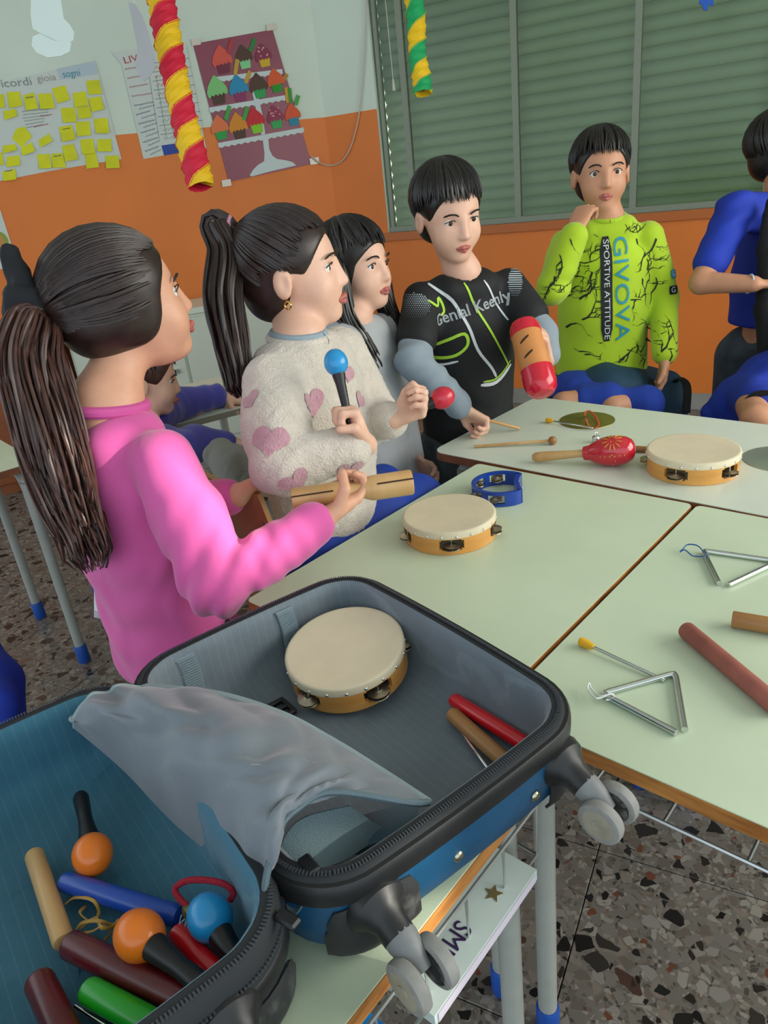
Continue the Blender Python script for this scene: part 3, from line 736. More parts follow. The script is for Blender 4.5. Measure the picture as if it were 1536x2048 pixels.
MB().tube([G[int(9+25*math.sin(math.pi*k/40)), 31+int(k*.78)]+EZ*.0010 for k in range(0, 41, 2)], .0008, 5).build('seam_stitching', mat('stitch_pale', '#8f989c', .8), flap)
# mesh pocket and hinge fabric between flap and rim
C2 = [[K(545, 1790, .775), K(560, 1700, .80), K(600, 1640, .815), K(700, 1612, .812)], [K(585, 1830, .765), K(610, 1740, .785), K(650, 1680, .79), K(740, 1640, .785)], [K(615, 1790, .79), K(625, 1745, .79), K(690, 1720, .775), K(780, 1660, .765)]]
MB().grid(patch(C2, 5, 6), .0015).build('hinge_fabric', mat('mesh_fabric', '#5b7077', .8, bump=1, bscale=700, bdist=.0015), case, 60)
G2 = patch([[K(690, 1640, .76), K(760, 1620, .765), K(840, 1600, .755)], [K(700, 1700, .765), K(770, 1680, .772), K(835, 1650, .762)], [K(705, 1710, .73), K(775, 1705, .732), K(850, 1680, .73)]], 5, 5)
MB().grid(G2, .0015).build('inner_pocket', mat('pocket_teal', '#3f5d6c', .6, sheen=.2), shell, 60)
for (x, y, z, dx) in ((618, 1730, .806, 0), (575, 1838, .80, .3)):
    p = K(x, y, z); MB().box(p, (.012, .022, .006), Euler((0, 0, SY+dx)).to_matrix(), .002).build('zip_slider', M_band, case)

i0, j0 = 20, 30
MB().grid([[G[i0+i, j0+j]+EZ*.0012 for j in range(0, max(1, 8-2*i))]+[G[i0+i, j0+max(0, 7-2*i)]+EZ*.0012]*(2*i if i < 4 else 7) for i in range(4)]).build('blue_patch', mat('patch_navy', '#1c2c6e', .7), flap)
# ------------------------------------------------------------------ instruments
def wood(name, c, c2, sc=18, st=(1, 1, .08), rough=.42, coat=.15): return mat(name, c, rough, col2=c2, vscale=sc, stretch=st, var=.2, coat=coat, contrast=(.25, .75))
M_beech = wood('beech', '#d9b27c', '#b88a50'); M_oak = wood('oak', '#b68650', '#8f6132'); M_dkred = mat('claves_darkred', '#5a0f14', .35, var=.25, vscale=25, coat=.3)
M_rosew = mat('claves_rosewood', '#96564a', .6, var=.18, vscale=30, bump=.1, bscale=150)
M_red = mat('gloss_red', '#cc1420', .3, coat=.4); M_maraca = mat('maraca_red', '#c2112a', .16, coat=.7)
M_orangeb = mat('gloss_orange', '#ee7a17', .3, coat=.3); M_sky = mat('gloss_sky', '#1f92cf', .3, coat=.3); M_blueb = mat('gloss_blue', '#1245a6', .3, coat=.3)
M_green = mat('gloss_green', '#149a1c', .3, coat=.3); M_blk = mat('handle_black', '#131416', .4)
M_skin_d = mat('drum_skin', '#dacdb0', .55, var=.05, vscale=18, bump=.08, bscale=120); M_ply2 = mat('tambourine_wood', '#e0a353', .35, col2='#cf8d3c', vscale=10, stretch=(1, 1, 8), var=.2, coat=.4)
M_tin = mat('jingle_tin', '#a79d88', .32, metal=.9, var=.2, vscale=60); M_chrome = mat('chrome', '#d8dcda', .14, metal=1); M_brass = mat('cymbal_brass', '#8d8048', .38, metal=.75, var=.12, vscale=30)
M_yel = mat('rubber_yellow', '#e8b01e', .5)
JR = .0165
def jingle_me(r=JR):
    return MB().lathe([(0, .0030), (r*.35, .0030), (r*.45, .0012), (r*.96, .0), (r, .0008), (r*.96, .0010), (r*.47, .0022), (r*.33, .0040), (0, .0040)], 22).mesh('jingle', M_tin)
def tambourine(label, R=.0875, H=.045, group='wooden tambourines'):
    t = thing('tambourine', label, 'tambourine', group=group)
    th = .0065; mb = MB(); N = 120; slots = 5; hw = math.radians(15.5); z0, z1 = .0085, .0300
    def inslot(a): return any(abs((a-2*math.pi*k/slots+math.pi) % (2*math.pi)-math.pi) < hw for k in range(slots))
    def cell(a0, a1, za, zb):
        v = [(r*math.cos(a), r*math.sin(a), z) for a in (a0, a1) for r in (R-th, R) for z in (za, zb)]
        mb.add(v, [(0, 1, 3, 2), (4, 6, 7, 5), (0, 4, 5, 1), (2, 3, 7, 6), (0, 2, 6, 4), (1, 5, 7, 3)])
    for i in range(N):
        a0, a1 = 2*math.pi*i/N, 2*math.pi*(i+1)/N; am = (a0+a1)/2
        if inslot(am):
            q = min(abs((am-2*math.pi*k/slots+math.pi) % (2*math.pi)-math.pi) for k in range(slots))/hw
            sh = max(0, (q-.72)/.28)**2*.0085
            cell(a0, a1, 0, z0+sh); cell(a0, a1, z1-sh, H-.002)
        else: cell(a0, a1, 0, H-.002)
    me = mb.mesh('frame', M_ply2, None)
    bm = bmesh.new(); bm.from_mesh(me); bmesh.ops.remove_doubles(bm, verts=bm.verts, dist=1e-5); bm.to_mesh(me); bm.free(); me.shade_smooth(); me.set_sharp_from_angle(angle=.6)
    obj('frame', me, t, False)
    MB().lathe([(0, H-.0004), (R*.9, H-.0002), (R-.004, H+.0002), (R-.001, H), (R+.0008, H-.002), (R+.0012, H-.013), (R+.0002, H-.0134), (R+.0001, H-.003), (R-.004, H-.0016), (0, H-.0016)], 72).build('skin', M_skin_d, t, 50, False)
    tk = MB().lathe([(0, .0022), (.0015, .0018), (.0026, .0006), (.0027, 0)], 9).mesh('tack', M_chrome)
    for k in range(20):
        a = 2*math.pi*(k+.35)/20; o = obj('tack', tk, t, False); o.matrix_local = align((math.cos(a)*(R+.001), math.sin(a)*(R+.001), H-.0095), (math.cos(a)*(R+1), math.sin(a)*(R+1), H-.0095))
    jm = jingle_me(); pin = MB().tube([(0, 0, 0), (0, 0, .030)], .0009, 6).mesh('pin', M_chrome)
    for k in range(slots):
        a = 2*math.pi*k/slots; rr = R-th/2
        p = obj('jingle_pin', pin, t, False); p.location = (rr*math.cos(a), rr*math.sin(a), .0045)
        for s in (0, 1):
            o = obj('jingle', jm, t, False); o.location = (rr*math.cos(a), rr*math.sin(a), .0165-.004*s); o.rotation_euler = (random.uniform(-.12, .12)+(math.pi if s else 0), random.uniform(-.12, .12), 0)
    return t
def place(t, loc, rot): t.location = loc; t.rotation_euler = rot; return t
tM = tambourine('wooden tambourine with pale skin on the desk beside the blue tambourine')
pm = atz(902, 1072, TOP); place(tM, (pm[0], pm[1]+.010, TOP+.0006), (0, 0, math.radians(-95)))
tF = copy_tree(tM); tF['label'] = 'wooden tambourine on the far whitish desk, right of the big red maraca'
pf = atz(1386, 940, .703); place(tF, (pf[0], pf[1]+.006, .7036), (0, 0, math.radians(-62))); tF.scale = (1.05, 1.05, 1.05)
tS = copy_tree(tM); tS['label'] = 'wooden tambourine lying tilted inside the open suitcase'
ps = atz(697, 1318, .745); place(tS, (ps[0], ps[1], .7300), (math.radians(7), math.radians(4), math.radians(-60))); tS.scale = (.92, .92, .92)
# blue half-moon tambourine
t = thing('half_moon_tambourine', 'blue plastic crescent tambourine with steel jingles on the desk', 'tambourine', tuple(atz(1000, 985, TOP)))
R0 = .058; arc = [math.radians(a) for a in np.linspace(48, 312, 45)]; cut = R0*math.cos(math.radians(48))
pc = atz(1003, 990, TOP); Mx = Matrix.Translation((pc[0], pc[1], TOP+.0006)) @ Matrix.Rotation(math.radians(-12), 4, 'Z')
M_blp = mat('plastic_blue', '#123f9e', .32, coat=.3)
def ringseg(pts, th, za, zb, nm, par):
    G = []
    n = len(pts); mb = MB(); vs = []
    for i in range(n):
        p = np.array(pts[i]); q = np.array(pts[min(i+1, n-1)])-np.array(pts[max(i-1, 0)]); nn = unit((-q[1], q[0]))
        for (s, z) in ((-1, za), (1, za), (1, zb), (-1, zb)): vs.append(Mx @ Vector((*(p+nn*s*th/2), z)))
    fs = [(i*4+k, i*4+(k+1) % 4, i*4+4+(k+1) % 4, i*4+4+k) for i in range(n-1) for k in range(4)]+[(0, 1, 2, 3), ((n-1)*4+3, (n-1)*4+2, (n-1)*4+1, (n-1)*4)]
    return mb.add(vs, fs).build(nm, M_blp, par)
ap = [(R0*math.cos(a), R0*math.sin(a)) for a in arc]
fr = ringseg(ap, .008, 0, .006, 'lower_hoop', t); ringseg(ap, .008, .024, .030, 'upper_hoop', t)
for lo_, hi_ in ((48, 82), (118, 130), (166, 194), (230, 242), (278, 312)):
    ringseg([(R0*math.cos(math.radians(a)), R0*math.sin(math.radians(a))) for a in np.linspace(lo_, hi_, 8)], .0079, .006, .024, 'upright', t)
ringseg([(cut, R0*math.sin(math.radians(50))), (cut-.006, .018), (cut-.008, 0), (cut-.006, -.018), (cut, -R0*math.sin(math.radians(50)))], .010, 0, .030, 'handle', t)
MB().box(Mx @ Vector((cut-.0015, 0, .015)), (.002, .022, .016), Mx.to_3x3()).build('yellow_sticker', mat('sticker_black', '#2a2a18', .4), t)
mb = MB()
for z in (.010, .020): mb.box(Mx @ Vector((cut-.0004, 0, z)), (.001, .019, .0018), Mx.to_3x3())
for y in (-.007, 0, .007): mb.box(Mx @ Vector((cut-.0004, y, .015)), (.001, .002, .010), Mx.to_3x3())
mb.build('sticker_marks', M_yel, t)
for a in (100, 148, 212, 260):
    ra = math.radians(a)
    for s in (0, 1):
        o = obj('jingle', jingle_me(.0135), t, False); o.matrix_parent_inverse = mw(t).inverted(); o.matrix_basis = Mx @ Matrix.Translation((R0*math.cos(ra), R0*math.sin(ra), .0145-.005*s+.002)) @ Euler((random.uniform(-.2, .2)+math.pi*s, random.uniform(-.2, .2), 0)).to_matrix().to_4x4()
def stick(name, label, cat, a, b, r, m, group=None, seg=18, r2=None, rnd=.22):
    a = np.array(a, float); b = np.array(b, float); M = align(a, b); Ln = np.linalg.norm(b-a); r2 = r if r2 is None else r2
    e, e2 = r*rnd, r2*rnd
    me = MB().lathe([(0, 0), (r-e, 0), (r-.3*e, .25*e), (r, e), (r2, Ln-e2), (r2-.3*e2, Ln-.25*e2), (r2-e2, Ln), (0, Ln)], seg).mesh(name, m)
    o = bpy.data.objects.new(name, me); COL.objects.link(o); o.matrix_world = M
    if label: tag(o, label, cat, group)
    return o
def maraca(label, ball, tip, R, mb_, mh, hr=.0095, name='maraca', group='egg maracas', el=1.18):
    """egg head at ball, handle towards tip"""
    ball = np.array(ball, float); tip = np.array(tip, float); d = unit(tip-ball); Ln = np.linalg.norm(tip-ball)
    t = thing(name, label, 'maraca', tuple(ball), align(ball, tip).to_euler(), group)
    prof = [(0, -R*el)]+[(R*math.sin(a), -R*math.cos(a)*(el if a < 1.6 else 1.08)) for a in np.linspace(.12, 2.62, 18)]
    zl = prof[-1][1]; rl = prof[-1][0]
    MB().lathe(prof+[(0, zl)], 32).build('head', mb_, t, 40, False)
    MB().lathe([(rl+.0012, zl-.004), (rl+.001, zl+.003), (hr*1.05, zl+.016), (hr*.86, zl+(Ln-zl)*.45), (hr, Ln-hr*.9), (hr*.8, Ln-hr*.3), (0, Ln)], 22).build('handle', mh, t, 40, False)
    return t
def Zp(x, y, z): return atz(x, y, z)
zf = .703
# --- far desk
t = thing('maraca', 'big glossy red painted maraca with wooden handle lying on the far desk', 'maraca', tuple(Zp(1220, 905, zf+.03)))
ball = Zp(1222, 902, zf+.0335); tip = Zp(1064, 915, zf+.013); Mx = align(ball, tip); R = .0335
MB().lathe([(0, -.052), (.012, -.0505), (.022, -.045), (.029, -.034), (.0328, -.018), (.0335, 0), (.031, .016), (.026, .030), (.0195, .042), (.0165, .047), (.017, .050), (.0155, .053), (.016, .056), (.0145, .059), (.012, .060)], 36, Mx).build('shell', M_maraca, t, 45)
Lh = float(np.linalg.norm(tip-ball)); MB().lathe([(.0095, .055), (.0085, .075), (.0095, .10), (.0118, Lh-.022), (.0105, Lh-.008), (.006, Lh-.001), (0, Lh)], 20, Mx).build('handle', M_beech, t, 45)
mg = mat('paint_gold', '#d8923a', .4)
up_l = Mx.to_3x3().inverted() @ Vector((0, -.35, .94)); ph0 = math.atan2(up_l.y, up_l.x)
def on_shell(ph, z):
    prf = [(-.052, 0), (-.045, .022), (-.034, .029), (-.018, .0328), (0, .0335), (.016, .031), (.03, .026)]
    r = np.interp(z, [p[0] for p in prf], [p[1] for p in prf])+.0006; return np.array(Mx @ Vector((r*math.cos(ph), r*math.sin(ph), z)))
ray_ = MB()
for k in range(11):
    a = math.radians(-75+k*33); c0 = (ph0-.15, -.006)
    P = [on_shell(c0[0]+math.sin(a)*q*.75, c0[1]+math.cos(a)*q*.022) for q in (.35, .6, .85, 1.0)]
    ray_.tube(P, [.0004, .0011, .0013, .0005], 6)
ray_.build('gold_rays', mg, t)
dots = MB()
for k in range(14): 
    p = on_shell(ph0+k*2*math.pi/14+.2, -.010+.006*(k % 2)+(.0)); p2 = on_shell(ph0-1.25, -.030+.010*k) if k < 6 else p
    dots.tube([p2, p2+unit(p2-ball)*.0007], .0016, 8)
dots.build('gold_dots', mg, t)
t = thing('cymbal', 'small brass cymbal with an orange strap lying on the far desk', 'cymbal', tuple(Zp(1173, 838, zf)))
pc_ = Zp(1174, 838, zf+.004); Mx = Matrix.Translation(pc_)
MB().lathe([(0, .010), (.012, .0095), (.020, .006), (.026, .0048), (.070, .0010), (.0705, .0), (.069, .0004), (.026, .0036), (.018, .005), (0, .0085)], 48, Matrix.Translation((pc_[0], pc_[1], zf+.0005))).build('plate', M_brass, t)
MB().tube(catmull([Zp(1170, 832, zf+.012), Zp(1170, 825, zf+.016), Zp(1178, 822, zf+.018), Zp(1190, 832, zf+.014), Zp(1197, 848, zf+.006), Zp(1190, 856, zf+.004), Zp(1178, 853, zf+.006), Zp(1172, 838, zf+.013)], 5), .0028, 8, squash=.5).build('strap', mat('strap_orange', '#c2562a', .7), t)
def beater(label, a, b, tipm, r=.0028, Lt=.022):
    a = np.array(a); b = np.array(b); d = unit(b-a)
    t = thing('triangle_beater', label, 'beater', tuple(a), None, 'triangle beaters')
    MB().rod(a+d*Lt*.6, b, r, 12).build('rod', M_chrome, t)
    MB().tube([a, a+d*.002, a+d*Lt*.6, a+d*Lt], [.0055, .0068, .0062, .0040], 14).build('rubber_tip', tipm, t); return t
beater('thin steel beater with yellow tip lying by the brass cymbal', Zp(1093, 840, zf+.007), Zp(1186, 856, zf+.0085), M_yel, .0024, .020)
t = thing('mallet', 'wooden mallet with a round ball head on the far desk', 'mallet', tuple(Zp(1030, 886, zf)))
hb = Zp(1105, 881, zf+.0105); ht = Zp(948, 893, zf+.0045); MB().rod(ht, hb, .0036, 12).build('stick', M_beech, t)
MB().lathe([(0, -.0105)]+[(.0105*math.sin(a), -.0105*math.cos(a)) for a in np.linspace(.2, 2.9, 12)]+[(0, .0105)], 24, Matrix.Translation(hb)).build('ball', M_oak, t)
stick('claves', 'short wooden stick partly hidden behind the big red maraca', 'stick', Zp(1210, 894, zf+.0075), Zp(1294, 899, zf+.0075), .0072, M_oak, rnd=.08)
t = thing('jingle_bell', 'tiny silver jingle bell peeking from behind the red maraca', 'bell', tuple(Zp(1190, 880, zf)))
bc = Zp(1192, 877, zf+.010); MB().lathe([(0, -.0095)]+[(.0095*math.sin(a), -.0095*math.cos(a)) for a in np.linspace(.2, 2.9, 12)]+[(0, .0095)], 20, Matrix.Translation(bc)).build('ball', M_chrome, t)
MB().tube([bc+[0, 0, .009]+np.array([.004*math.cos(a), 0, .004*math.sin(a)+.003]) for a in np.linspace(0, 6.28, 14)], .0009, 6).build('loop', M_chrome, t)
tag(MB().lathe([(0, .006), (.02, .0055), (.030, .003), (.075, .001), (.0755, 0), (.074, .0005), (.03, .0024), (0, .004)], 48, Matrix.Translation(Zp(1563, 918, zf+.0006))).build('plate', mat('plate_green', '#a4b3a0', .3, metal=.5)), 'greenish metal disc cut off by the right edge of the photo on the far desk', 'disc')
# --- right desk: triangles
def triangle(label, pts, open_i, r, strm, loop, z=TOP):
    """pts: three plan corners in order, the gap is at the last/first meeting"""
    P = [np.array([*p[:2], z+r+.0006]) for p in pts]
    t = thing('triangle', label, 'triangle', tuple(P[0]), None, 'steel triangles')
    path = []
    a, b, c, d = P
    def corner(p, q, s, rr=.010):
        u = unit(p-q); v = unit(s-q); return [q+u*rr, q+u*rr*.45+v*rr*.08, q+(u+v)*rr*.16, q+v*rr*.45+u*rr*.08, q+v*rr]
    path = [a]+corner(a, b, c)+corner(b, c, d)+[d]
    MB().tube(path, r, 14).build('bar', M_chrome, t)
    MB().tube(catmull(loop, 6), .0011, 6).build('string', strm, t); return t
W_str = mat('string_white', '#dfe4e2', .6); B_str = mat('string_blue', '#1d5a9a', .6)
L1 = [Zp(1212, 1392, TOP+.008), Zp(1192, 1396, TOP+.012), Zp(1176, 1380, TOP+.010), Zp(1178, 1366, TOP+.012), Zp(1184, 1378, TOP+.008), Zp(1200, 1392, TOP+.012), Zp(1224, 1388, TOP+.012), Zp(1228, 1398, TOP+.004), Zp(1212, 1400, TOP+.006)]
triangle('steel triangle with a white string on the right-hand desk, next to its beater', [Zp(1369, 1466, TOP), Zp(1350, 1352, TOP), Zp(1204, 1393, TOP), Zp(1352, 1472, TOP)], 0, .0042, W_str, L1)
L2 = [Zp(1410, 1108, TOP+.006), Zp(1396, 1092, TOP+.012), Zp(1376, 1089, TOP+.010), Zp(1366, 1098, TOP+.008), Zp(1360, 1104, TOP+.004), Zp(1370, 1100, TOP+.008), Zp(1386, 1112, TOP+.006), Zp(1408, 1112, TOP+.010), Zp(1414, 1104, TOP+.012)]
triangle('steel triangle with a blue string loop at the right edge of the desk', [Zp(1438, 1172, TOP), Zp(1406, 1106, TOP), Zp(1556, 1128, TOP), Zp(1456, 1175, TOP)], 0, .0042, B_str, L2)
beater('thin steel beater with yellow tip beside the white-string triangle', Zp(1160, 1282, TOP+.0075), Zp(1330, 1362, TOP+.0034), M_yel, .0026, .022)
stick('claves', 'reddish rosewood clave lying at the right edge of the front desk', 'stick', Zp(1370, 1258, TOP+.013), Zp(1560, 1418, TOP+.013), .0125, M_rosew, 'claves', rnd=.3)
stick('claves', 'light brown wooden clave cut off by the right edge of the photo', 'stick', Zp(1464, 1238, TOP+.0125), Zp(1580, 1258, TOP+.0125), .012, M_oak, 'claves', rnd=.12)
# --- inside the suitcase, main half (cloth floor at .711)
zs = .7165
stick('rhythm_stick', 'glossy red rhythm stick in the right corner of the suitcase', 'stick', Zp(905, 1398, zs+.011), S(.322, .395, .030), .0095, M_red, 'rhythm sticks', rnd=.5)
stick('rhythm_stick', 'plain wooden rhythm stick beside the red one in the suitcase', 'stick', Zp(902, 1426, zs+.011), S(.285, .405, .026), .0095, M_oak, 'rhythm sticks', rnd=.5)
stick('metal_rod', 'thin metal rod tucked under the wooden stick in the suitcase', 'rod', Zp(926, 1468, zs+.004), S(.262, .400, .019), .0022, M_chrome)
# --- inside the lid (cloth floor at .711)
zl = .7170
maraca('orange egg maraca standing apart in the lid, black handle pointing away', Zp(185, 1708, zl+.023), Zp(160, 1588, zl+.022), .0200, M_orangeb, M_blk, .0085)
maraca('orange egg maraca in the middle of the lid, handle towards the viewer', Zp(280, 1872, zl+.034), Zp(430, 1990, zl+.036), .0215, M_orangeb, M_blk, .0095)
mS = maraca('sky blue egg maraca with red cord in the lid', Zp(420, 1836, zl+.030), Zp(500, 1960, zl+.020), .0200, M_sky, M_blk, .0088)
cl = [Zp(385, 1822, zl+.030), Zp(362, 1800, zl+.030), Zp(350, 1778, zl+.034), Zp(372, 1762, zl+.040), Zp(410, 1760, zl+.042), Zp(448, 1768, zl+.040), Zp(466, 1785, zl+.034), Zp(460, 1802, zl+.028)]
MB().tube(catmull(cl, 5), .0030, 8).build('red_cord', mat('cord_red', '#a3142c', .8, bump=1, bscale=400, bdist=.002), mS)
MB().lathe([(.004, 0), (.007, .001), (.0075, .006), (.004, .008)], 12, align(Zp(384, 1822, zl+.03), Zp(372, 1830, zl+.03))).build('cord_ferrule', M_brass, mS)
stick('rhythm_stick', 'plain wooden rhythm stick with a black printed mark in the lid', 'stick', Zp(68, 1708, zl+.012), Zp(128, 1886, zl+.013), .0098, M_beech, 'rhythm sticks', rnd=.35)
sb_ = stick('rhythm_stick', 'glossy blue rhythm stick with white lettering in the lid', 'stick', Zp(126, 1762, zl+.012), Zp(360, 1834, zl+.016), .0102, M_blueb, 'rhythm sticks', rnd=.5)
stick('claves', 'long dark red clave in the lid, touching the plain wooden stick', 'stick', Zp(138, 1888, zl+.014), Zp(420, 2020, zl+.016), .0128, M_dkred, 'claves', rnd=.25)
stick('claves', 'dark red clave at the lower left corner of the lid', 'stick', Zp(76, 1958, zl+.013), Zp(150, 2110, zl+.013), .0130, M_dkred, 'claves', rnd=.35)
stick('rhythm_stick', 'glossy green rhythm stick at the bottom of the lid', 'stick', Zp(172, 1978, zl+.013), Zp(340, 2068, zl+.016), .0115, M_green, 'rhythm sticks', rnd=.5)
stick('rhythm_stick', 'glossy red rhythm stick between the orange and blue maracas in the lid', 'stick', Zp(352, 1862, zl+.012), Zp(455, 1972, zl+.012), .0100, M_red, 'rhythm sticks', rnd=.5)
stick('metal_rod', 'thin metal rod lying between the dark red and green sticks', 'rod', Zp(150, 2012, zl+.004), Zp(230, 2062, zl+.004), .002, M_chrome)
rf = thing('raffia_curl', 'curled strands of dry yellow raffia between the sticks in the lid', 'raffia', tuple(Zp(190, 1845, zl)))
for pts in ([(130, 1808), (150, 1795), (185, 1800), (198, 1825), (182, 1842), (160, 1826), (172, 1812)], [(150, 1862), (165, 1845), (200, 1842), (225, 1850), (236, 1840)], [(155, 1868), (185, 1862), (205, 1852), (222, 1866), (208, 1880)], [(160, 1856), (190, 1836), (204, 1856), (234, 1852)]):
    MB().tube(catmull([Zp(x, y, zl+.006+.006*((i*37) % 3)) for i, (x, y) in enumerate(pts)], 5), .0016, 6, squash=.35).build('strand', mat('raffia', '#b08a3e', .6, var=.2, vscale=60), rf)
# black printed marks on sticks
def mark_on(o, z, txt, size, m, ang, name='printed_mark'):
    r = .0102; M = o.matrix_world; 
    up = (M.to_3x3().inverted() @ Vector(unit(ORG-np.array(M @ Vector((0, 0, z)))))); ph = math.atan2(up.y, up.x)+ang
    me = text_mesh(txt, size, .0003)
    for v in me.vertices:
        a = ph+v.co.y/r; rr = r+.0003+(.0003 if v.co.z > 0 else 0); v.co = Vector((rr*math.cos(a), rr*math.sin(a), z+v.co.x))
    me.materials.clear(); me.materials.append(m); ob = obj(name, me, o, False); return ob
mark_on(sb_, .165, 'NINO', .012, mat('print_pale', '#a9b6cf', .5), .15)
# ------------------------------------------------------------------ people
def skin_mat(name, c):
    m = mat(name, c, .5, var=.05, vscale=40, bump=.06, bscale=300, bdist=.0008)
    b = m.node_tree.nodes['Principled BSDF']; b.inputs['Subsurface Weight'].default_value = .12; b.inputs['Subsurface Radius'].default_value = (.01, .004, .002); b.inputs['Subsurface Scale'].default_value = .5
    return m
M_skin1 = skin_mat('skin_warm', '#d8a184'); M_skin2 = skin_mat('skin_fair', '#e2b49c'); M_skin3 = skin_mat('skin_tan', '#c58e6e')
M_hairD = mat('hair_darkbrown', '#2a1b17', .38, var=.35, vscale=60, spec=.5); M_hairB = mat('hair_brown', '#4a2e26', .40, var=.35, vscale=50, spec=.5); M_hairK = mat('hair_black', '#17120f', .4, var=.3, vscale=60)
M_eyew = mat('eye_white', '#e8e4de', .25); M_iris = mat('eye_iris', '#3a2216', .2); M_lip = mat('lip', '#b5645c', .45)
UPZ = np.array([0, 0, 1.0])
def npm(M): return np.array(M)[:3, :3], np.array(M)[:3, 3]
def headframe(c, f, up=(0, 0, 1)):
    f = unit(f); u = np.array(up, float); u = unit(u-f*(f @ u)); r = np.cross(f, u)
    return np.stack([r, f, u], 1), np.array(c, float)
def add_head(so, Hf, s=1.0, ears=True):
    R, c = Hf; P = lambda x, y, z: c+R @ (np.array([x, y, z])*s)
    so.ell(P(0, -.012, .026), np.array([.071, .089, .077])*s, R, .02)
    so.ell(P(0, .028, -.034), np.array([.055, .056, .066])*s, R, .03*s)
    so.ell(P(0, .058, -.081), np.array([.021, .018, .014])*s, R, .02*s)
    for q in (-1, 1):
        so.ell(P(q*.031, .048, -.032), np.array([.024, .022, .024])*s, R, .02*s)
        if ears:
            so.ell(P(q*.0735, -.010, -.010), np.array([.009, .017, .027])*s, R, .006*s)
            so.ell(P(q*.083, -.004, -.008), np.array([.006, .010, .016])*s, R, .004*s, True)
    so.cone(P(0, .076, .010), P(0, .090, -.024), .0055*s, .0088*s, .012*s)
    for q in (-1, 1):
        so.ell(P(q*.009, .082, -.027), np.array([.006, .008, .006])*s, R, .006*s)
        so.ell(P(q*.030, .082, .004), np.array([.013, .012, .008])*s, R, .012*s, True)
def face_bits(par, Hf, s=1.0, hairm=None):
    R, c = Hf; P = lambda x, y, z: c+R @ (np.array([x, y, z])*s)
    M = Matrix.Identity(4)
    for i in range(3):
        for j in range(3): M[i][j] = R[i][j]*s
    for q in (-1, 1):
        M2 = Matrix.Translation(P(q*.030, .0605, .004)) @ M @ Matrix.Rotation(-math.pi/2, 4, 'X')
        e = MB().lathe([(0, -.011)]+[(.0118*math.sin(a), -.0118*math.cos(a)) for a in np.linspace(.3, 2.85, 12)]+[(0, .0118)], 20, M2).build('eye', M_eyew, par)
        MB().lathe([(.0056, .0104), (.0050, .0112), (.0026, .0121), (0, .0123)], 16, M2).build('iris', M_iris, e)
        MB().tube(catmull([P(q*.018, .0725, .007), P(q*.024, .0765, .0115), P(q*.031, .077, .0125), P(q*.038, .0735, .010), P(q*.043, .067, .005)], 3), .0011*s, 6).build('eyelash', M_hairK, par)
        MB().tube(catmull([P(q*.014, .082, .021), P(q*.024, .0825, .0265), P(q*.036, .077, .0265), P(q*.047, .067, .020)], 3), [.0012*s]+[.0021*s]*8+[.0008*s], 6).build('eyebrow', hairm or M_hairK, par)
    so = Solid(); so.cone(P(-.017, .078, -.0545), P(-.005, .0865, -.0515), .0025*s, .0042*s, .004); so.cone(P(.017, .078, -.0545), P(.005, .0865, -.0515), .0025*s, .0042*s, .004); so.cone(P(-.005, .0865, -.0515), P(.005, .0865, -.0515), .0042*s, .0042*s, .004)
    so.cone(P(-.014, .078, -.058), P(0, .0845, -.0605), .003*s, .005*s, .002); so.cone(P(.014, .078, -.058), P(0, .0845, -.0605), .003*s, .005*s, .002)
    obj('lips', so.mesh('lips', M_lip, .0012, pad=.006), par)
def add_hand(so, wrist, d, n, right, curl=(.5, .6, .4), thumb=None, s=1.0, spread=.06, curls=None):
    d = unit(d); n = np.array(n, float); n = unit(n-d*(n @ d)); b = np.cross(d, n)*(1 if right else -1)
    w = np.array(wrist, float); kn = w+d*.070*s
    so.ecap(w+d*.008*s, kn-d*.006*s, b, (.0225*s, .0125*s), (.030*s, .0115*s), .012)
    so.cone(w+d*.018*s+b*.016*s+n*.004*s, w+d*.048*s+b*.020*s+n*.003*s, .011*s, .010*s, .010)
    for i, (bo, ln, ro) in enumerate(((.0235, .056, .0076), (.0080, .062, .0079), (-.0080, .057, .0075), (-.0225, .046, .0068))):
        cu = curls[i] if curls else curl
        p = kn+b*bo*s-d*(.004 if i in (0, 3) else 0)*s; dirv = unit(d+b*spread*(1.5-i)); ang = 0
        for j, fr in enumerate((.44, .31, .25)):
            ang += cu[j]; dv = unit(dirv*math.cos(ang)+n*math.sin(ang)); q = p+dv*ln*fr*s
            r0 = ro*(1-.09*j)*s; so.cone(p, q, r0, r0*.92, .0035 if j else .006); p = q
    t1, t2 = thumb or ((.55, .75, .35), (.85, .25, .45))
    p = w+d*.022*s+b*.022*s+n*.004*s
    a = unit(d*t1[0]+b*t1[1]+n*t1[2]); q = p+a*.034*s; so.cone(p, q, .0105*s, .0088*s, .008)
    a = unit(d*t2[0]+b*t2[1]+n*t2[2]); q2 = q+a*.027*s; so.cone(q, q2, .0086*s, .0070*s, .004)
    return kn, b, n, d
_rw = np.random.RandomState(3); _K = [(_rw.normal(size=3), _rw.uniform(0, 6.28)) for _ in range(10)]
def wrinkle(amp=.003, sc=30, st=(1, 1, .55)):
    st = np.array(st)
    def f(p):
        q = p*st; w = q+.018*np.stack([np.sin(q[:, 1]*22+q[:, 2]*13), np.sin(q[:, 2]*19+q[:, 0]*17), np.sin(q[:, 0]*21+q[:, 1]*11)], 1); o = 0
        for i, (k, ph) in enumerate(_K): o = o+np.sin((w @ k)*sc*(1+.25*i)+ph)/(1+.35*i)
        return amp*(.45*o-np.abs(.35*o))*.8
    return f
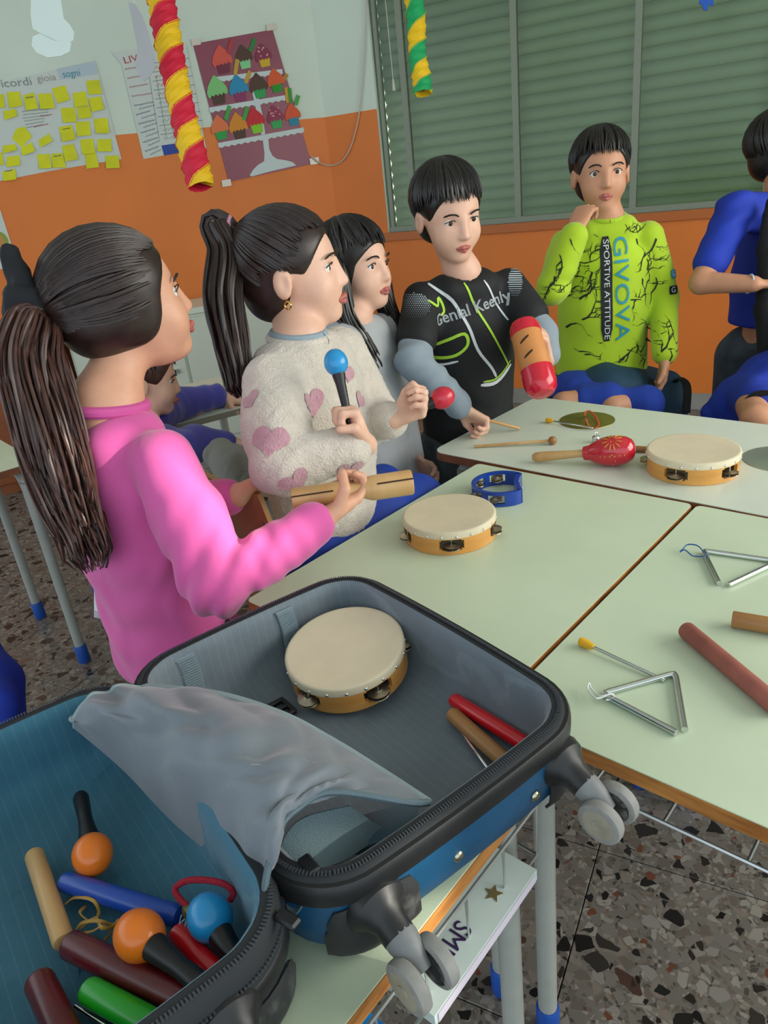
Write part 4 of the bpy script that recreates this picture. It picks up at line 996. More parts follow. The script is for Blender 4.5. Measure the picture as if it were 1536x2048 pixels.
def folds(center, axis, reach, amp, freq):
    """creases ringing a bent joint"""
    axis = unit(axis)
    def f(p):
        v = p-center; t = v @ axis; d = np.linalg.norm(v, axis=1); w = np.exp(-(d/reach)**2)
        sw = np.sin(v @ unit(np.cross(axis, (.3, .5, .8)))*40)
        return amp*w*np.sin(t*freq+1.2*sw)
    return f
def fsum(*fs): return lambda p: sum(f(p) for f in fs)
def hair_cap(par, Hf, s, m, tie=None, fringe=.058, n=150, long_=0, side=.0, seed=1, name='hair', low=-.03, short=False, ear=True):
    R, c = Hf; P = lambda x, y, z: c+R @ (np.array([x, y, z])*s)
    rnd = random.Random(seed); so = Solid()
    so.ell(P(0, -.016, .031), np.array([.0775, .0945, .0825])*s, R, .01)
    so.ell(P(0, -.045, -.030 if ear else -.018), np.array([.064, .055, .055 if ear else .046])*s, R, .03)
    so.ell(P(0, .090, fringe-.090), np.array([.080, .082, .092])*s, R, .012*s, True)
    for q in (-1, 1):
        if ear: so.ell(P(q*.085, .012, -.035), np.array([.030, .034, .048])*s, R, .008*s, True)
        else: so.ell(P(q*.047, -.004, -.014), np.array([.021, .040, .036])*s, R, .02*s)
    if not ear: so.ell(P(0, .088, fringe-.096), np.array([.070, .070, .094])*s, R, .012*s, True)
    h = obj(name, so.mesh(name, m, .0045), par)
    rad = np.array([.079, .096, .084]); cen = np.array([0, -.016, .031]); mb = MB()
    def on(dv, k): return P(*(cen+dv*rad/np.linalg.norm(dv)*1.0*k)) if False else P(*(cen+unit(dv)*rad*k))
    for i in range(n):
        if tie is not None:
            a = rnd.uniform(-2.0, 2.0) if ear else rnd.uniform(-2.9, 2.9); e = rnd.uniform(-.05, .1)
            x = math.sin(a); y = math.cos(a); aa = abs(a); zz = (.55 if aa < .9 else rnd.uniform((max(-.25, .5-2.2*(aa-.85)) if aa < 1.85 else -.75) if ear else max(-.85, .5-3.0*(aa-.85)), .55))+e
            if fringe < .05 and abs(a) < .9: zz -= .1
            s0 = unit((x*.95, y*.85, zz)); t0 = unit((np.array(tie)-cen)/rad); om = math.acos(np.clip(s0 @ t0, -1, 1)); pts = []
            k1 = rnd.uniform(.99, 1.035)
            for j in range(11):
                t = j/10; dv = (math.sin((1-t)*om)*s0+math.sin(t*om)*t0)/max(math.sin(om), 1e-3)+np.array([0, 0, .10*math.sin(math.pi*t)*(1 if zz > .3 else 0)])
                pts.append(on(dv, k1+.012*math.sin(math.pi*t)))
            mb.tube(pts, [.0012*s]+[.0028*s]*9+[.002*s], 5)
        else:
            a = rnd.uniform(-math.pi, math.pi); en = (.34 if abs(a) < .95 else max(low*10-.25, .34-.9*(abs(a)-.95)))+rnd.uniform(-.13, .07)
            s0 = unit((.12*rnd.uniform(-1, 1)+side, -.25+.1*rnd.uniform(-1, 1), 1)); t0 = unit((math.sin(a), math.cos(a), en)); om = math.acos(np.clip(s0 @ t0, -1, 1)); pts = []
            k1 = rnd.uniform(.985, 1.06); sw = rnd.uniform(-.12, .12)
            for j in range(9):
                t = j/8; dv = (math.sin((1-t)*om)*s0+math.sin(t*om)*t0)/max(math.sin(om), 1e-3)+np.array([sw*math.sin(3*t), 0, 0])
                pts.append(on(dv, k1+.02*math.sin(math.pi*t)))
            mb.tube(pts, [.003*s]+[.0048*s]*6+[.003*s, .0006*s], 5)
    mb.build('hair_strands', m, par, 60); return h
def locks(par, path, r0, r1, n, m, seed=2, wave=.006, name='ponytail', lr=.0042, flat=1.0, tipvar=.12):
    rnd = random.Random(seed); C0 = catmull(path, 8); N = len(C0); mb = MB()
    for i in range(n):
        a = rnd.uniform(0, 6.283); q = math.sqrt(rnd.random()); ph = rnd.uniform(0, 6.28); fr = rnd.uniform(5, 9); end = int(N*(1-rnd.random()*tipvar)); pts = []; rs = []
        t0 = unit(C0[1]-C0[0])
        for j in range(end):
            t = j/(N-1); R_ = r0+(r1-r0)*math.sin(math.pi*min(1, t*1.25)*.8)**.8 if t < .9 else r0+(r1-r0)*max(.1, (1-t)*6)
            tg = unit(C0[min(j+1, N-1)]-C0[max(j-1, 0)]); u = unit(np.cross(tg, (.3, .9, .1))); v = np.cross(tg, u)
            wv = wave*t*math.sin(fr*t*2+ph)
            pts.append(C0[j]+u*(math.cos(a)*q*R_+wv)+v*(math.sin(a)*q*R_*flat+wv*.6)); rs.append(lr*(1-.75*t**3)*(.6 if t < .04 else 1))
        if len(pts) > 3: mb.tube(pts, rs, 5)
    return mb.build(name, m, par, 60)
def shoe(par, ank, f, m):
    f = unit((f[0], f[1], 0)); r = np.array([f[1], -f[0], 0]); a = np.array([ank[0], ank[1], 0.0])
    so = Solid(); so.ecap(a-f*.03+UPZ*.032, a+f*.10+UPZ*.026, r, (.032, .030), (.036, .024), .02); so.cone(a+UPZ*.04, a+UPZ*.085, .036, .038, .02); so.cut(a+UPZ*.003, -UPZ)
    obj('shoe', so.mesh('shoe', m, .006), par)
M_shoe = mat('shoe_dark', '#2c2d33', .6); M_shoew = mat('shoe_white', '#c9c8c4', .55)
def legs(par, hip, f, m, foot=((.0, 0), (.0, 0)), gap=.075, r=(.078, .055, .042), nm='trousers', wr=None, shm=None, skirt=None, res=.008):
    f = unit((f[0], f[1], 0)); rr = np.array([f[1], -f[0], 0]); hip = np.array(hip, float); so = Solid()
    so.ecap(hip-rr*.05+UPZ*.02, hip+rr*.05+UPZ*.02, UPZ, (.085, .088), (.085, .088), .03)
    for q, (fa_, sa) in zip((1, -1), foot):
        h = hip+rr*q*gap; an = np.array([h[0], h[1], .075])+f*fa_+rr*q*sa; kn = (h+an)/2+f*.015
        so.chain([h, kn, an], r, .02); shoe(par, an, f+rr*q*.15, shm or M_shoe)
    obj(nm, so.mesh(nm, m, res, wr or wrinkle(.004, 18)), par)

# ============ girl in pink
def girl_pink():
    f = unit((.80, .60, 0)); r = np.array([f[1], -f[0], 0])
    nb = Pw(214, 820, 1.14); pel = np.array([nb[0]+.012, nb[1]+.008, .64]); t = thing('person', 'girl in a bright pink sweatshirt with a long ponytail holding a wooden tone block', 'person', (pel[0], pel[1], 0), None, 'children making music')
    Hf = headframe(Pw(252, 612, 1.135), unit(f*.93+r*.10+UPZ*.10), (-.10, -.06, 1)); s = 1.04
    sR = nb+r*.118+f*.022-UPZ*.066; sL = nb-r*.110+f*.005-UPZ*.062
    eR = Pw(436, 1165, 1.075); wR = Pw(640, 1042, 1.125); eL = nb-r*.15+f*.06-UPZ*.24; wL = Pw(472, 992, 1.27)
    b = Solid(); add_head(b, Hf, s, False); R, c = Hf
    b.cone(c+R @ np.array([0, -.022, -.055])*s, nb+UPZ*.01, .040, .044, .02); b.cone(nb, nb-UPZ*.12, .055, .08, .03)
    b.chain([sR, eR, wR], [.036, .031, .022], .01); b.chain([sL, eL, wL], [.036, .031, .022], .01)
    dR = unit(np.array([.62, .70, .12])); nR = np.array([-.30, .10, .95])
    add_hand(b, wR, dR, nR, True, curls=((.35, 1.1, .9), (.45, 1.2, .9), (.5, 1.25, .9), (.55, 1.3, .9)), thumb=((.55, .45, .75), (.55, -.25, .75)), s=1.02)
    dL = unit(Pw(540, 960, 1.30)-Pw(472, 992, 1.27)); add_hand(b, wL, dL, np.array([.1, -.75, -.6]), False, curls=((.2, .25, .2), (.3, .3, .2), (.4, .4, .3), (.5, .5, .3)), thumb=((.6, .7, .2), (.85, .3, .1)), s=.98)
    b.cone(nb-UPZ*.12, pel, .075, .08, .03)
    body = obj('body', b.mesh('body', M_skin1, .0038), t); face_bits(t, Hf, s, M_hairD)
    # sweatshirt
    g = Solid(); top = nb-UPZ*.028
    g.ecap(top-r*.05-UPZ*.012, top+r*.05-UPZ*.012, f, (.062, .042), (.062, .042), .04)
    g.ecap(nb-UPZ*.11-f*.008, nb-UPZ*.22-f*.004, r, (.120, .078), (.124, .084), .04); g.ecap(nb-UPZ*.22-f*.004, pel-UPZ*.02, r, (.124, .084), (.136, .108), .04)
    g.chain([sR, sR*.5+eR*.5+f*.004, eR], [.047, .051, .046], .02); g.chain([eR, wR-unit(wR-eR)*.022], [.047, .033], .012); g.chain([wR-unit(wR-eR)*.05, wR-unit(wR-eR)*.010], [.0325, .030], .004)
    g.chain([sL, eL], [.046, .046], .02); g.chain([eL, wL-unit(wL-eL)*.02], [.045, .034], .012)
    g.cone(nb+UPZ*.005, nb+UPZ*.08+unit(c-nb)*.02, .048, .052, .004, True)
    wr = fsum(wrinkle(.0042, 17, (1, 1, .5)), folds(eR, unit(wR-sR), .085, .0062, 150), folds((eR+wR)/2, unit(wR-eR), .06, .0020, 190), folds(sR-UPZ*.08+f*.02, unit(eR-sR+f*.4), .07, .0045, 95), folds(pel+UPZ*.07, UPZ+r*.4, .13, .0060, 70))
    shirt = obj('sweatshirt', g.mesh('sweatshirt', mat('sweat_pink', '#d4569e', .82, var=.05, vscale=8, bump=.25, bscale=900, bdist=.0006, sheen=.3), .005, wr), t)
    col = [nb+UPZ*(.006+.010*math.cos(a))+f*math.cos(a)*.058+r*math.sin(a)*.056-UPZ*.012*math.cos(a)*1.6 for a in np.linspace(0, 2*math.pi, 33)]
    MB().tube(col, .0095, 10, False, squash=1.0).build('collar', mat('sweat_rib', '#cf569c', .85, bump=.6, bscale=500, bdist=.001), shirt)
    legs(t, pel-UPZ*.03, f, mat('leggings_dark', '#2c2a33', .8), foot=((.02, .02), (-.02, .02)), gap=.065)
    hair_cap(t, Hf, s, M_hairD, tie=(0, -.118, .022), n=640, seed=4, ear=False)
    # ponytail with scrunchie
    tp = c+R @ np.array([0, -.118, .018])*s
    P_ = [tp, Pw(70, 640, 1.07), Pw(62, 720, 1.065), Pw(95, 850, 1.07), Pw(135, 980, 1.08), Pw(170, 1080, 1.085), Pw(192, 1150, 1.09)]
    locks(t, P_, .015, .052, 230, M_hairB, 5, .018, lr=.0026, tipvar=.42); locks(t, P_, .012, .040, 150, M_hairD, 15, .014, 'ponytail_under', lr=.0032, tipvar=.35)
    so = Solid(); rs = random.Random(8)
    for k in range(15):
        a = 2*math.pi*k/15; p = Pw(62, 605, 1.075)+np.array([math.cos(a)*.026, math.sin(a)*.024, .012*math.sin(3*a)]); so.ell(p, (.014+rs.uniform(0, .005), .014, .017), None, .006)
    so.chain([Pw(52, 588, 1.07), Pw(38, 545, 1.065), Pw(20, 508, 1.06), Pw(8, 500, 1.06)], [.014, .015, .011, .004], .008)
    so.chain([Pw(70, 590, 1.06), Pw(45, 560, 1.058), Pw(30, 520, 1.06)], [.010, .011, .006], .006)
    obj('scrunchie', so.mesh('scrunchie', mat('scrunchie_black', '#181a1f', .85), .004, wrinkle(.003, 60)), t)
    # tone block in her right hand
    a0, a1 = Pw(584, 1000, 1.155), Pw(824, 964, 1.175); Mx = align(a0, a1); Ln = float(np.linalg.norm(a1-a0))
    tb = thing('tone_block', 'two-part wooden tone block with slits held by the girl in pink', 'percussion block', tuple(a0))
    MB().lathe([(0, 0), (.0175, 0), (.0185, .002), (.0185, Ln*.40), (.0170, Ln*.45), (.0125, Ln*.50), (.0125, Ln*.56), (.0195, Ln*.64), (.0205, Ln*.68), (.0205, Ln-.002), (.0195, Ln), (0, Ln)], 32, Mx).build('body', M_beech, tb, 40)
    for za, zb, rr_ in ((Ln*.70, Ln*1.0, .0206), (0, Ln*.34, .0186)):
        toc = unit(ORG-a0); lp = Mx.to_3x3().inverted() @ Vector(toc); ph = math.atan2(lp.y, lp.x)-.25
        G = [[Mx @ Vector(((rr_+.0002)*math.cos(ph+q), (rr_+.0002)*math.sin(ph+q), za+(zb-za)*k/6)) for q in (-.06, .06)] for k in range(7)]
        MB().grid(G, .0006).build('slit', mat('slit_dark', '#3a2412', .8), tb)
    return t
girl_pink()
# ============ girl with hearts
def girl_hearts():
    f = unit((.86, -.50, 0)); r = np.array([f[1], -f[0], 0])
    nb = Pw(600, 684, 1.38); pel = np.array([nb[0]-.005, nb[1]+.02, .66]); t = thing('person', 'girl in a cream jumper with pink hearts shaking a blue and a red maraca', 'person', (pel[0], pel[1], 0), None, 'children making music')
    Hf = headframe(Pw(588, 545, 1.37), unit((.95, -.10, .02)), (-.06, 0, 1)); s = 1.02; R, c = Hf
    sR = nb+r*.118+f*.01-UPZ*.05; sL = nb-r*.118+f*.01-UPZ*.05
    gR = Pw(703, 835, 1.25); eR = Pw(560, 930, 1.24); eL = nb-r*.16+f*.05-UPZ*.20
    b = Solid(); add_head(b, Hf, s)
    b.cone(c+R @ np.array([0, -.020, -.055])*s, nb+UPZ*.01, .038, .042, .02); b.cone(nb, nb-UPZ*.12, .045, .075, .03); b.cone(nb-UPZ*.12, pel, .07, .075, .03)
    # right hand: fist upright round the blue handle
    ax_ = unit(Pw(668, 722, 1.23)-Pw(704, 850, 1.25)); toc = unit(ORG-gR)
    b_ = ax_; dR = unit(np.cross(toc, ax_))        # across the picture
    if dR @ RT > 0: dR = -dR
    nR = -toc*.15-0*RT; nR = np.cross(b_, dR); 
    # right hand: b = d x n  ->  n = b x d
    nR = np.cross(b_, dR)
    dR2 = unit(-dR*0.15+UPZ*.25+toc*.0-np.array([0, 0, 0])+RT*.25-FW*.0)
    wR = gR+(-UPZ*.045+RT*.012); dd = unit(UPZ*.75-RT*.35+FW*.2); nn = unit(np.cross(ax_, dd)); 
    add_hand(b, gR-RT*-.018-UPZ*.050-FW*.0, unit(UPZ*.9-RT*.25), unit(-RT*.85-FW*.35), True, curls=((1.15, 1.5, .9), (1.2, 1.5, .9), (1.25, 1.5, .9), (1.3, 1.5, .9)), thumb=((.75, .55, .35), (.35, -.1, .9)), s=.98)
    wR = gR+RT*.018-UPZ*.050
    b.chain([sR, eR, wR], [.034, .029, .021], .01)
    gL = Pw(828, 822, 1.40); wL = Pw(782, 842, 1.405); dL = unit(Pw(835, 818, 1.39)-wL)
    add_hand(b, wL, dL, unit(-FW*.2+UPZ*.55-RT*.0)*-1 if False else unit(FW*-.45+UPZ*.9), False, curls=((.9, 1.3, .8), (1.0, 1.3, .8), (1.05, 1.35, .8), (1.1, 1.4, .8)), thumb=((.75, .4, .55), (.8, -.2, .55)), s=.98)
    b.chain([sL, eL, wL], [.034, .029, .021], .01)
    obj('body', b.mesh('body', M_skin2, .004), t); face_bits(t, Hf, s, M_hairD)
    g = Solid(); top = nb-UPZ*.03
    g.ecap(top-r*.05, top+r*.05, f, (.068, .042), (.068, .042), .03)
    g.ecap(nb-UPZ*.10, nb-UPZ*.20, r, (.132, .10), (.135, .105), .04); g.ecap(nb-UPZ*.20, pel+UPZ*.06, r, (.135, .105), (.140, .112), .04)
    g.chain([sR, sR*.5+eR*.5, eR], [.054, .056, .050], .025); g.chain([eR, wR-unit(wR-eR)*.03], [.050, .040], .015)
    g.chain([sL, eL], [.054, .050], .025); g.chain([eL, wL-unit(wL-eL)*.015], [.048, .036], .015)
    g.cone(nb+UPZ*.002, nb+UPZ*.09, .050, .052, .004, True); g.cut(pel+UPZ*.05, -UPZ-f*.25)
    fz = lambda p: .0016*np.sin(p[:, 0]*310+np.sin(p[:, 2]*170)*2)*np.sin(p[:, 2]*290+p[:, 1]*260)
    me = g.mesh('jumper', mat('jumper_cream', '#d8cdc0', .95, var=.10, vscale=30, bump=1, bscale=260, bdist=.004, sheen=.6), .005, fsum(wrinkle(.003, 16), folds(eR, unit(wR-sR), .08, .004, 110), fz))
    jp = obj('jumper', me, t); bv = BVHTree.FromPolygons([v.co for v in me.vertices], [p.vertices for p in me.polygons])
    col = [nb+UPZ*.008+f*math.cos(a)*.056+r*math.sin(a)*.053-UPZ*.006*math.cos(a) for a in np.linspace(0, 2*math.pi, 29)]
    MB().tube(col, .009, 8, False).build('neckband', _M['jumper_cream'], jp)
    MB().tube([p+UPZ*.010-(p-nb)*.12 for p in col], .008, 8, False).build('undershirt_collar', mat('grey_blue_jersey', '#93a3ad', .85), t)
    M_heart = mat('heart_pink', '#c795a2', .95, var=.12, vscale=40, bump=1, bscale=260, bdist=.004, sheen=.5)
    def heart(x, y, size, rot, nrm):
        pts = [(16*math.sin(a)**3/16*size, (13*math.cos(a)-5*math.cos(2*a)-2*math.cos(3*a)-math.cos(4*a))/16*size) for a in np.linspace(0, 2*math.pi, 40, endpoint=False)]
        me2 = bpy.data.meshes.new('heart'); me2.from_pydata([(px, py, 0) for px, py in pts]+[(0, 0, 0)], [], [(i, (i+1) % 40, 40) for i in range(40)])
        d = ray(x, y); d = d/np.linalg.norm(d); hit = bv.ray_cast(Vector(ORG), Vector(d))
        if hit[0] is None: return
        p, n_ = hit[0], hit[1]; xx = Vector(RT)-n_*Vector(RT).dot(n_); M_ = frame(p, xx, z=n_) @ Matrix.Rotation(rot, 4, 'Z')
        me2.materials.append(M_heart); drape(me2, M_, bv, .0022, .012, .12); me2.shade_smooth(); obj('heart_motif', me2, jp)
    for h in ((622, 805, .029, .15, 0), (540, 880, .032, -.1, 0), (695, 745, .022, 0, 0), (590, 965, .027, .3, 0), (700, 940, .024, -.3, 0), (720, 800, .018, 0, 0), (500, 800, .02, .4, 0)): heart(*h)
    # blue trousers, sitting with thighs along the desk edge
    M_bl = mat('trousers_blue', '#12399b', .75, var=.12, vscale=14, bump=.2, bscale=60, bdist=.002)
    kn = atz(832, 1002, .64); so = Solid(); hp = pel-UPZ*.01
    so.ecap(hp-r*.05, hp+r*.05, UPZ, (.095, .095), (.095, .095), .03)
    k1 = kn; k2 = kn+np.array([-.075, .085, -.01])
    so.chain([hp+r*.05, (hp+r*.05+k1)/2+UPZ*.01, k1], [.100, .088, .066], .03); so.chain([hp-r*.05, k2], [.095, .066], .03)
    for k_ in (k1, k2): so.chain([k_, np.array([k_[0]-.03, k_[1]+.03, .10])], [.056, .045], .02); shoe(t, np.array([k_[0]-.03, k_[1]+.03, 0]), (.7, .7, 0), M_shoew)
    obj('trousers', so.mesh('trousers', M_bl, .007, wrinkle(.006, 16)), t)
    hair_cap(t, Hf, s, M_hairD, tie=(0, -.085, .085), n=420, seed=9)
    tp = c+R @ np.array([0, -.092, .088])*s
    locks(t, [tp, tp+np.array([-.035, 0, .012]), Pw(452, 500, 1.34), Pw(448, 590, 1.33), Pw(462, 680, 1.33), Pw(478, 760, 1.33), Pw(488, 795, 1.33)], .010, .034, 130, M_hairD, 6, .005, lr=.0042, tipvar=.15)
    MB().tube([tp+np.array([-.012, 0, .005])+.014*(math.cos(a)*np.array([.3, 0, .95])+math.sin(a)*np.array([0, 1, 0])) for a in np.linspace(0, 6.283, 17)], .006, 8, False).build('hair_band', mat('band_pink', '#c98aa0', .7), t)
    ep = c+R @ np.array([.078, -.006, -.040])*s; MB().tube([ep+.007*(math.cos(a)*unit(f)+math.sin(a)*UPZ)-UPZ*.006 for a in np.linspace(0, 6.283, 17)], .0016, 6, False).build('earring', mat('gold', '#d8a94a', .2, metal=1), t)
    maraca('sky blue egg maraca raised in the hand of the girl with hearts', Pw(672, 726, 1.235), Pw(708, 885, 1.245), .0205, M_sky, M_blk, .0085)
    maraca('red egg maraca in the lowered hand of the girl with hearts', Pw(884, 796, 1.40), Pw(790, 838, 1.395), .0215, mat('gloss_crimson', '#c4203a', .3, coat=.3), M_blk, .0085)
    return t
girl_hearts()
def arm(b, g, sh, el, wr_, rs=(.034, .029, .021), sl=(.050, .044, .034), upto=1.0, stop=.016):
    b.chain([sh, el, wr_], rs, .01)
    if g is not None:
        if upto >= 1: g.chain([sh, el], sl[:2], .02); g.chain([el, wr_-unit(wr_-el)*stop], sl[1:], .012)
        else: g.chain([sh, sh+(el-sh)*upto], [sl[0], sl[1]+.004], .02)
def torso(g, nb, pel, f, w=.128, d=.092, wp=.13, dp=.10, low=.0, neck=.05):
    r = np.array([f[1], -f[0], 0]); top = nb-UPZ*.035
    g.ecap(top-r*.05, top+r*.05, f, (.062, .042), (.062, .042), .03)
    m_ = nb+(pel-nb)*.28; m2 = nb+(pel-nb)*.55
    g.ecap(m_, m2, r, (w, d), (w, d), .04); g.ecap(m2, pel-UPZ*low, r, (w, d), (wp, dp), .04)
    g.hem = pel-UPZ*(low+.015)
    g.cone(nb+UPZ*.004, nb+UPZ*.085, neck, neck+.004, .004, True)
def core(b, Hf, s, nb, pel, ears=True, nr=.038):
    add_head(b, Hf, s, ears); R, c = Hf
    b.cone(c+R @ np.array([0, -.020, -.055])*s, nb+UPZ*.005, nr, nr+.004, .02); b.cone(nb, nb+(pel-nb)*.3, nr+.004, .07, .03); b.cone(nb+(pel-nb)*.3, pel, .07, .07, .03)
def bvh_of(me): return BVHTree.FromPolygons([v.co for v in me.vertices], [p.vertices for p in me.polygons])
def ribbon(pts, w, name, m, M_, bv, par, off=.0015, reach=.3):
    """a painted line on cloth: flat strip in the plane of M_, pressed onto the cloth"""
    P = catmull([(*p, 0) for p in pts], 4) if len(pts) > 2 else [np.array((*p, 0.0)) for p in pts]
    v = []; n = len(P)
    for i in range(n):
        t_ = unit(P[min(i+1, n-1)]-P[max(i-1, 0)]); nn = np.array([-t_[1], t_[0], 0])*w/2*(1 if 0 < i < n-1 else .5); v += [tuple(P[i]+nn), tuple(P[i]-nn)]
    me = bpy.data.meshes.new(name); me.from_pydata(v, [], [(2*i, 2*i+1, 2*i+3, 2*i+2) for i in range(n-1)]); me.materials.append(m)
    drape(me, M_, bv, off, .02, reach); return obj(name, me, par)
def px_frame(bv, x0, y0, nrm, off=0.0):
    """frame of a print: on the cloth under sight line, facing nrm, level with the cloth's own upright"""
    d = ray(x0, y0); d = d/np.linalg.norm(d); hit = bv.ray_cast(Vector(ORG), Vector(d)); p = hit[0] if hit[0] is not None else Vector(ORG+d*2)
    z = Vector(unit(nrm)); x = Vector((0, 0, 1)).cross(z)
    return frame(p, x, z=z)
# ============ girl with dark loose hair behind the hearts girl
def girl_dark():
    f = unit((.75, -.66, 0)); r = np.array([f[1], -f[0], 0]); nb = Pw(705, 640, 1.80); pel = np.array([nb[0], nb[1]+.02, .60])
    t = thing('person', 'girl with long dark hair and pale grey clothes half hidden behind the hearts jumper', 'person', (pel[0], pel[1], 0), None, 'children making music')
    Hf = headframe(Pw(712, 535, 1.79), unit((.80, -.60, 0))); s = 1.0; b = Solid(); core(b, Hf, s, nb, pel, False); g = Solid(); torso(g, nb, pel, f)
    g.cone(nb-UPZ*.02, nb+UPZ*.012, .048, .042, .01)
    for q in (1, -1):
        sh = nb+r*q*.115-UPZ*.055; el = sh+r*q*.03-UPZ*.21; w_ = el+f*.05-UPZ*.15-r*q*.02; arm(b, g, sh, el, w_); add_hand(b, w_, f-UPZ*.2, -r*q+UPZ*-.3, q > 0, s=.95)
    obj('body', b.mesh('body', M_skin2, .0045), t); face_bits(t, Hf, s)
    g.p = [p for p in g.p if not (p[0] == 'c' and p[7])]
    obj('jumper', g.mesh('jumper', mat('jersey_palegrey', '#a9adb0', .9, var=.06, vscale=10, sheen=.3), .006, wrinkle(.003, 17)), t)
    legs(t, pel-UPZ*.02, f, mat('trousers_palegrey', '#b4b5b8', .85, var=.08, vscale=10), foot=((.04, .03), (-.02, .02)), r=(.085, .068, .058))
    hair_cap(t, Hf, s, M_hairK, fringe=.05, n=160, seed=31, ear=False)
    R, c = Hf
    for q, sd in ((1, 40), (-1, 41)):
        p0 = c+R @ np.array([q*.055, -.02, .06]); locks(t, [p0, c+R @ np.array([q*.082, .005, -.01]), c+R @ np.array([q*.088, .015, -.10]), c+R @ np.array([q*.075, .06, -.19]), c+R @ np.array([q*.06, .075, -.25])], .010, .026, 60, M_hairK, sd, .005, 'loose_hair', .0042)
    p0 = c+R @ np.array([0, -.07, .05]); locks(t, [p0, c+R @ np.array([0, -.105, -.03]), c+R @ np.array([0, -.10, -.13]), c+R @ np.array([0, -.09, -.24])], .02, .05, 70, M_hairK, 42, .006, 'loose_hair', .0045)
girl_dark()
# ============ boy in the black jersey
def boy_black():
    f = unit((.34, -.94, 0)); r = np.array([f[1], -f[0], 0]); nb = Pw(925, 548, 1.88); pel = np.array([nb[0]+.005, nb[1]+.07, .62])
    t = thing('person', 'boy in a black and lime sports shirt over grey sleeves tapping with a stick', 'person', (pel[0], pel[1], 0), None, 'children making music')
    Hf = headframe(Pw(898, 428, 1.80), unit((.30, -.90, -.28)), (0, -.2, 1)); s = 1.03; b = Solid(); core(b, Hf, s, nb, pel)
    sR = Pw(842, 604, 1.87); sL = Pw(1018, 572, 1.93); eR = Pw(826, 722, 1.79); wR = Pw(922, 815, 1.83); eL = Pw(1082, 668, 1.89); wL = Pw(1082, 712, 1.80)
    hp = Pw(958, 838, 1.86)
    dR = unit(Pw(972, 846, 1.87)-wR); add_hand(b, wR, dR, unit(-UPZ*.85-FW*.15+RT*.2), True, curls=((.7, 1.0, .6), (.9, 1.2, .7), (1.0, 1.3, .7), (1.1, 1.3, .7)), thumb=((.85, .35, .35), (.9, -.1, .35)), s=1.05)
    gL = Pw(1082, 672, 1.80); add_hand(b, Pw(1096, 716, 1.845), unit(UPZ*.85-RT*.25-FW*.35), unit(-RT*.9-FW*.1), False, curls=((.5, .8, .5), (.6, .9, .5), (.6, .9, .6), (.7, 1.0, .6)), s=1.0)
    wL = Pw(1096, 716, 1.845)
    g = Solid(); torso(g, nb, pel, f, .130, .095, .138, .108, .02)
    s2 = Solid()
    for sh, el, w_ in ((sR, eR, wR), (sL, eL, wL)):
        b.chain([sh, el, w_], (.036, .031, .023), .01); g.chain([sh, sh+(el-sh)*.62], [.046, .052], .035)
        s2.chain([sh, el], [.038, .042], .02); s2.chain([el, w_-unit(w_-el)*.012], [.042, .034], .012)
    obj('body', b.mesh('body', M_skin2, .004), t); face_bits(t, Hf, s)
    me = g.mesh('jersey', mat('jersey_black', '#101316', .75, bump=.2, bscale=800, bdist=.0005), .0055, fsum(wrinkle(.003, 16), folds(pel+UPZ*.08, UPZ, .15, .004, 60))); jr = obj('jersey', me, t); bv = bvh_of(me)
    obj('undershirt_sleeves', s2.mesh('undershirt_sleeves', mat('sleeve_grey', '#8a97a2', .85, var=.05, vscale=12), .005, fsum(wrinkle(.003, 20), folds(eR, unit(wR-sR), .07, .004, 130), folds((eR+wR)/2, unit(wR-eR), .07, .003, 150))), t)
    M_lime = mat('print_lime', '#a8d63a', .6); M_wht = mat('print_white', '#cfd6da', .6); M_gr = mat('print_greyblue', '#8b9aa6', .7, var=.4, vscale=200)
    ctr = Pw(935, 660, 1.78); nr = np.array([*f[:2], 0])*1.0+UPZ*.1; Mp = px_frame(bv, 935, 650, nr)
    # convert picture strokes to the plane of the print
    Mi = Mp.inverted(); po = np.array(Mp.translation); nn_ = np.array(Mp.to_3x3() @ Vector((0, 0, 1)))
    def q(x, y): v = Mi @ Vector(onplane(x, y, po, nn_)); return (v.x, v.y)
    def stroke(pts, w, m): ribbon([q(*p) for p in pts], w, 'print_stripe', m, Mp, bv, jr)
    stroke([(855, 545), (880, 575), (915, 610), (935, 650), (958, 700), (985, 735), (998, 755)], .0075, M_wht)
    stroke([(930, 565), (945, 600), (965, 640), (1000, 690), (1030, 735)], .006, M_lime)
    stroke([(968, 560), (985, 590), (1015, 640)], .005, M_wht)
    stroke([(858, 600), (880, 612), (884, 595), (896, 620), (890, 632)], .0065, M_lime)
    stroke([(862, 705), (890, 718), (920, 712), (938, 690), (930, 668), (905, 680), (885, 692)], .008, M_lime)
    stroke([(860, 722), (895, 732), (925, 724)], .006, M_wht); stroke([(968, 772), (1000, 765), (1036, 730)], .010, M_wht); stroke([(972, 765), (1000, 757), (1034, 722)], .005, M_lime)
    a0, a1 = Vector((*q(872, 645), 0)), Vector((*q(1020, 590), 0)); dv = a1-a0; ang = math.atan2(dv.y, dv.x)
    me2 = text_mesh('Genial Keenly', .040, .0002, .0007, 'LEFT'); wd = max(v.co.x for v in me2.vertices); k = dv.length/wd
    me2.transform(Matrix.Translation(a0) @ Matrix.Rotation(ang, 4, 'Z') @ Matrix.Diagonal((k, k*1.05, 0, 1)).to_4x4()); me2.materials.clear(); me2.materials.append(M_wht); drape(me2, Mp, bv, .002, .012, .4); obj('shirt_lettering', me2, jr)
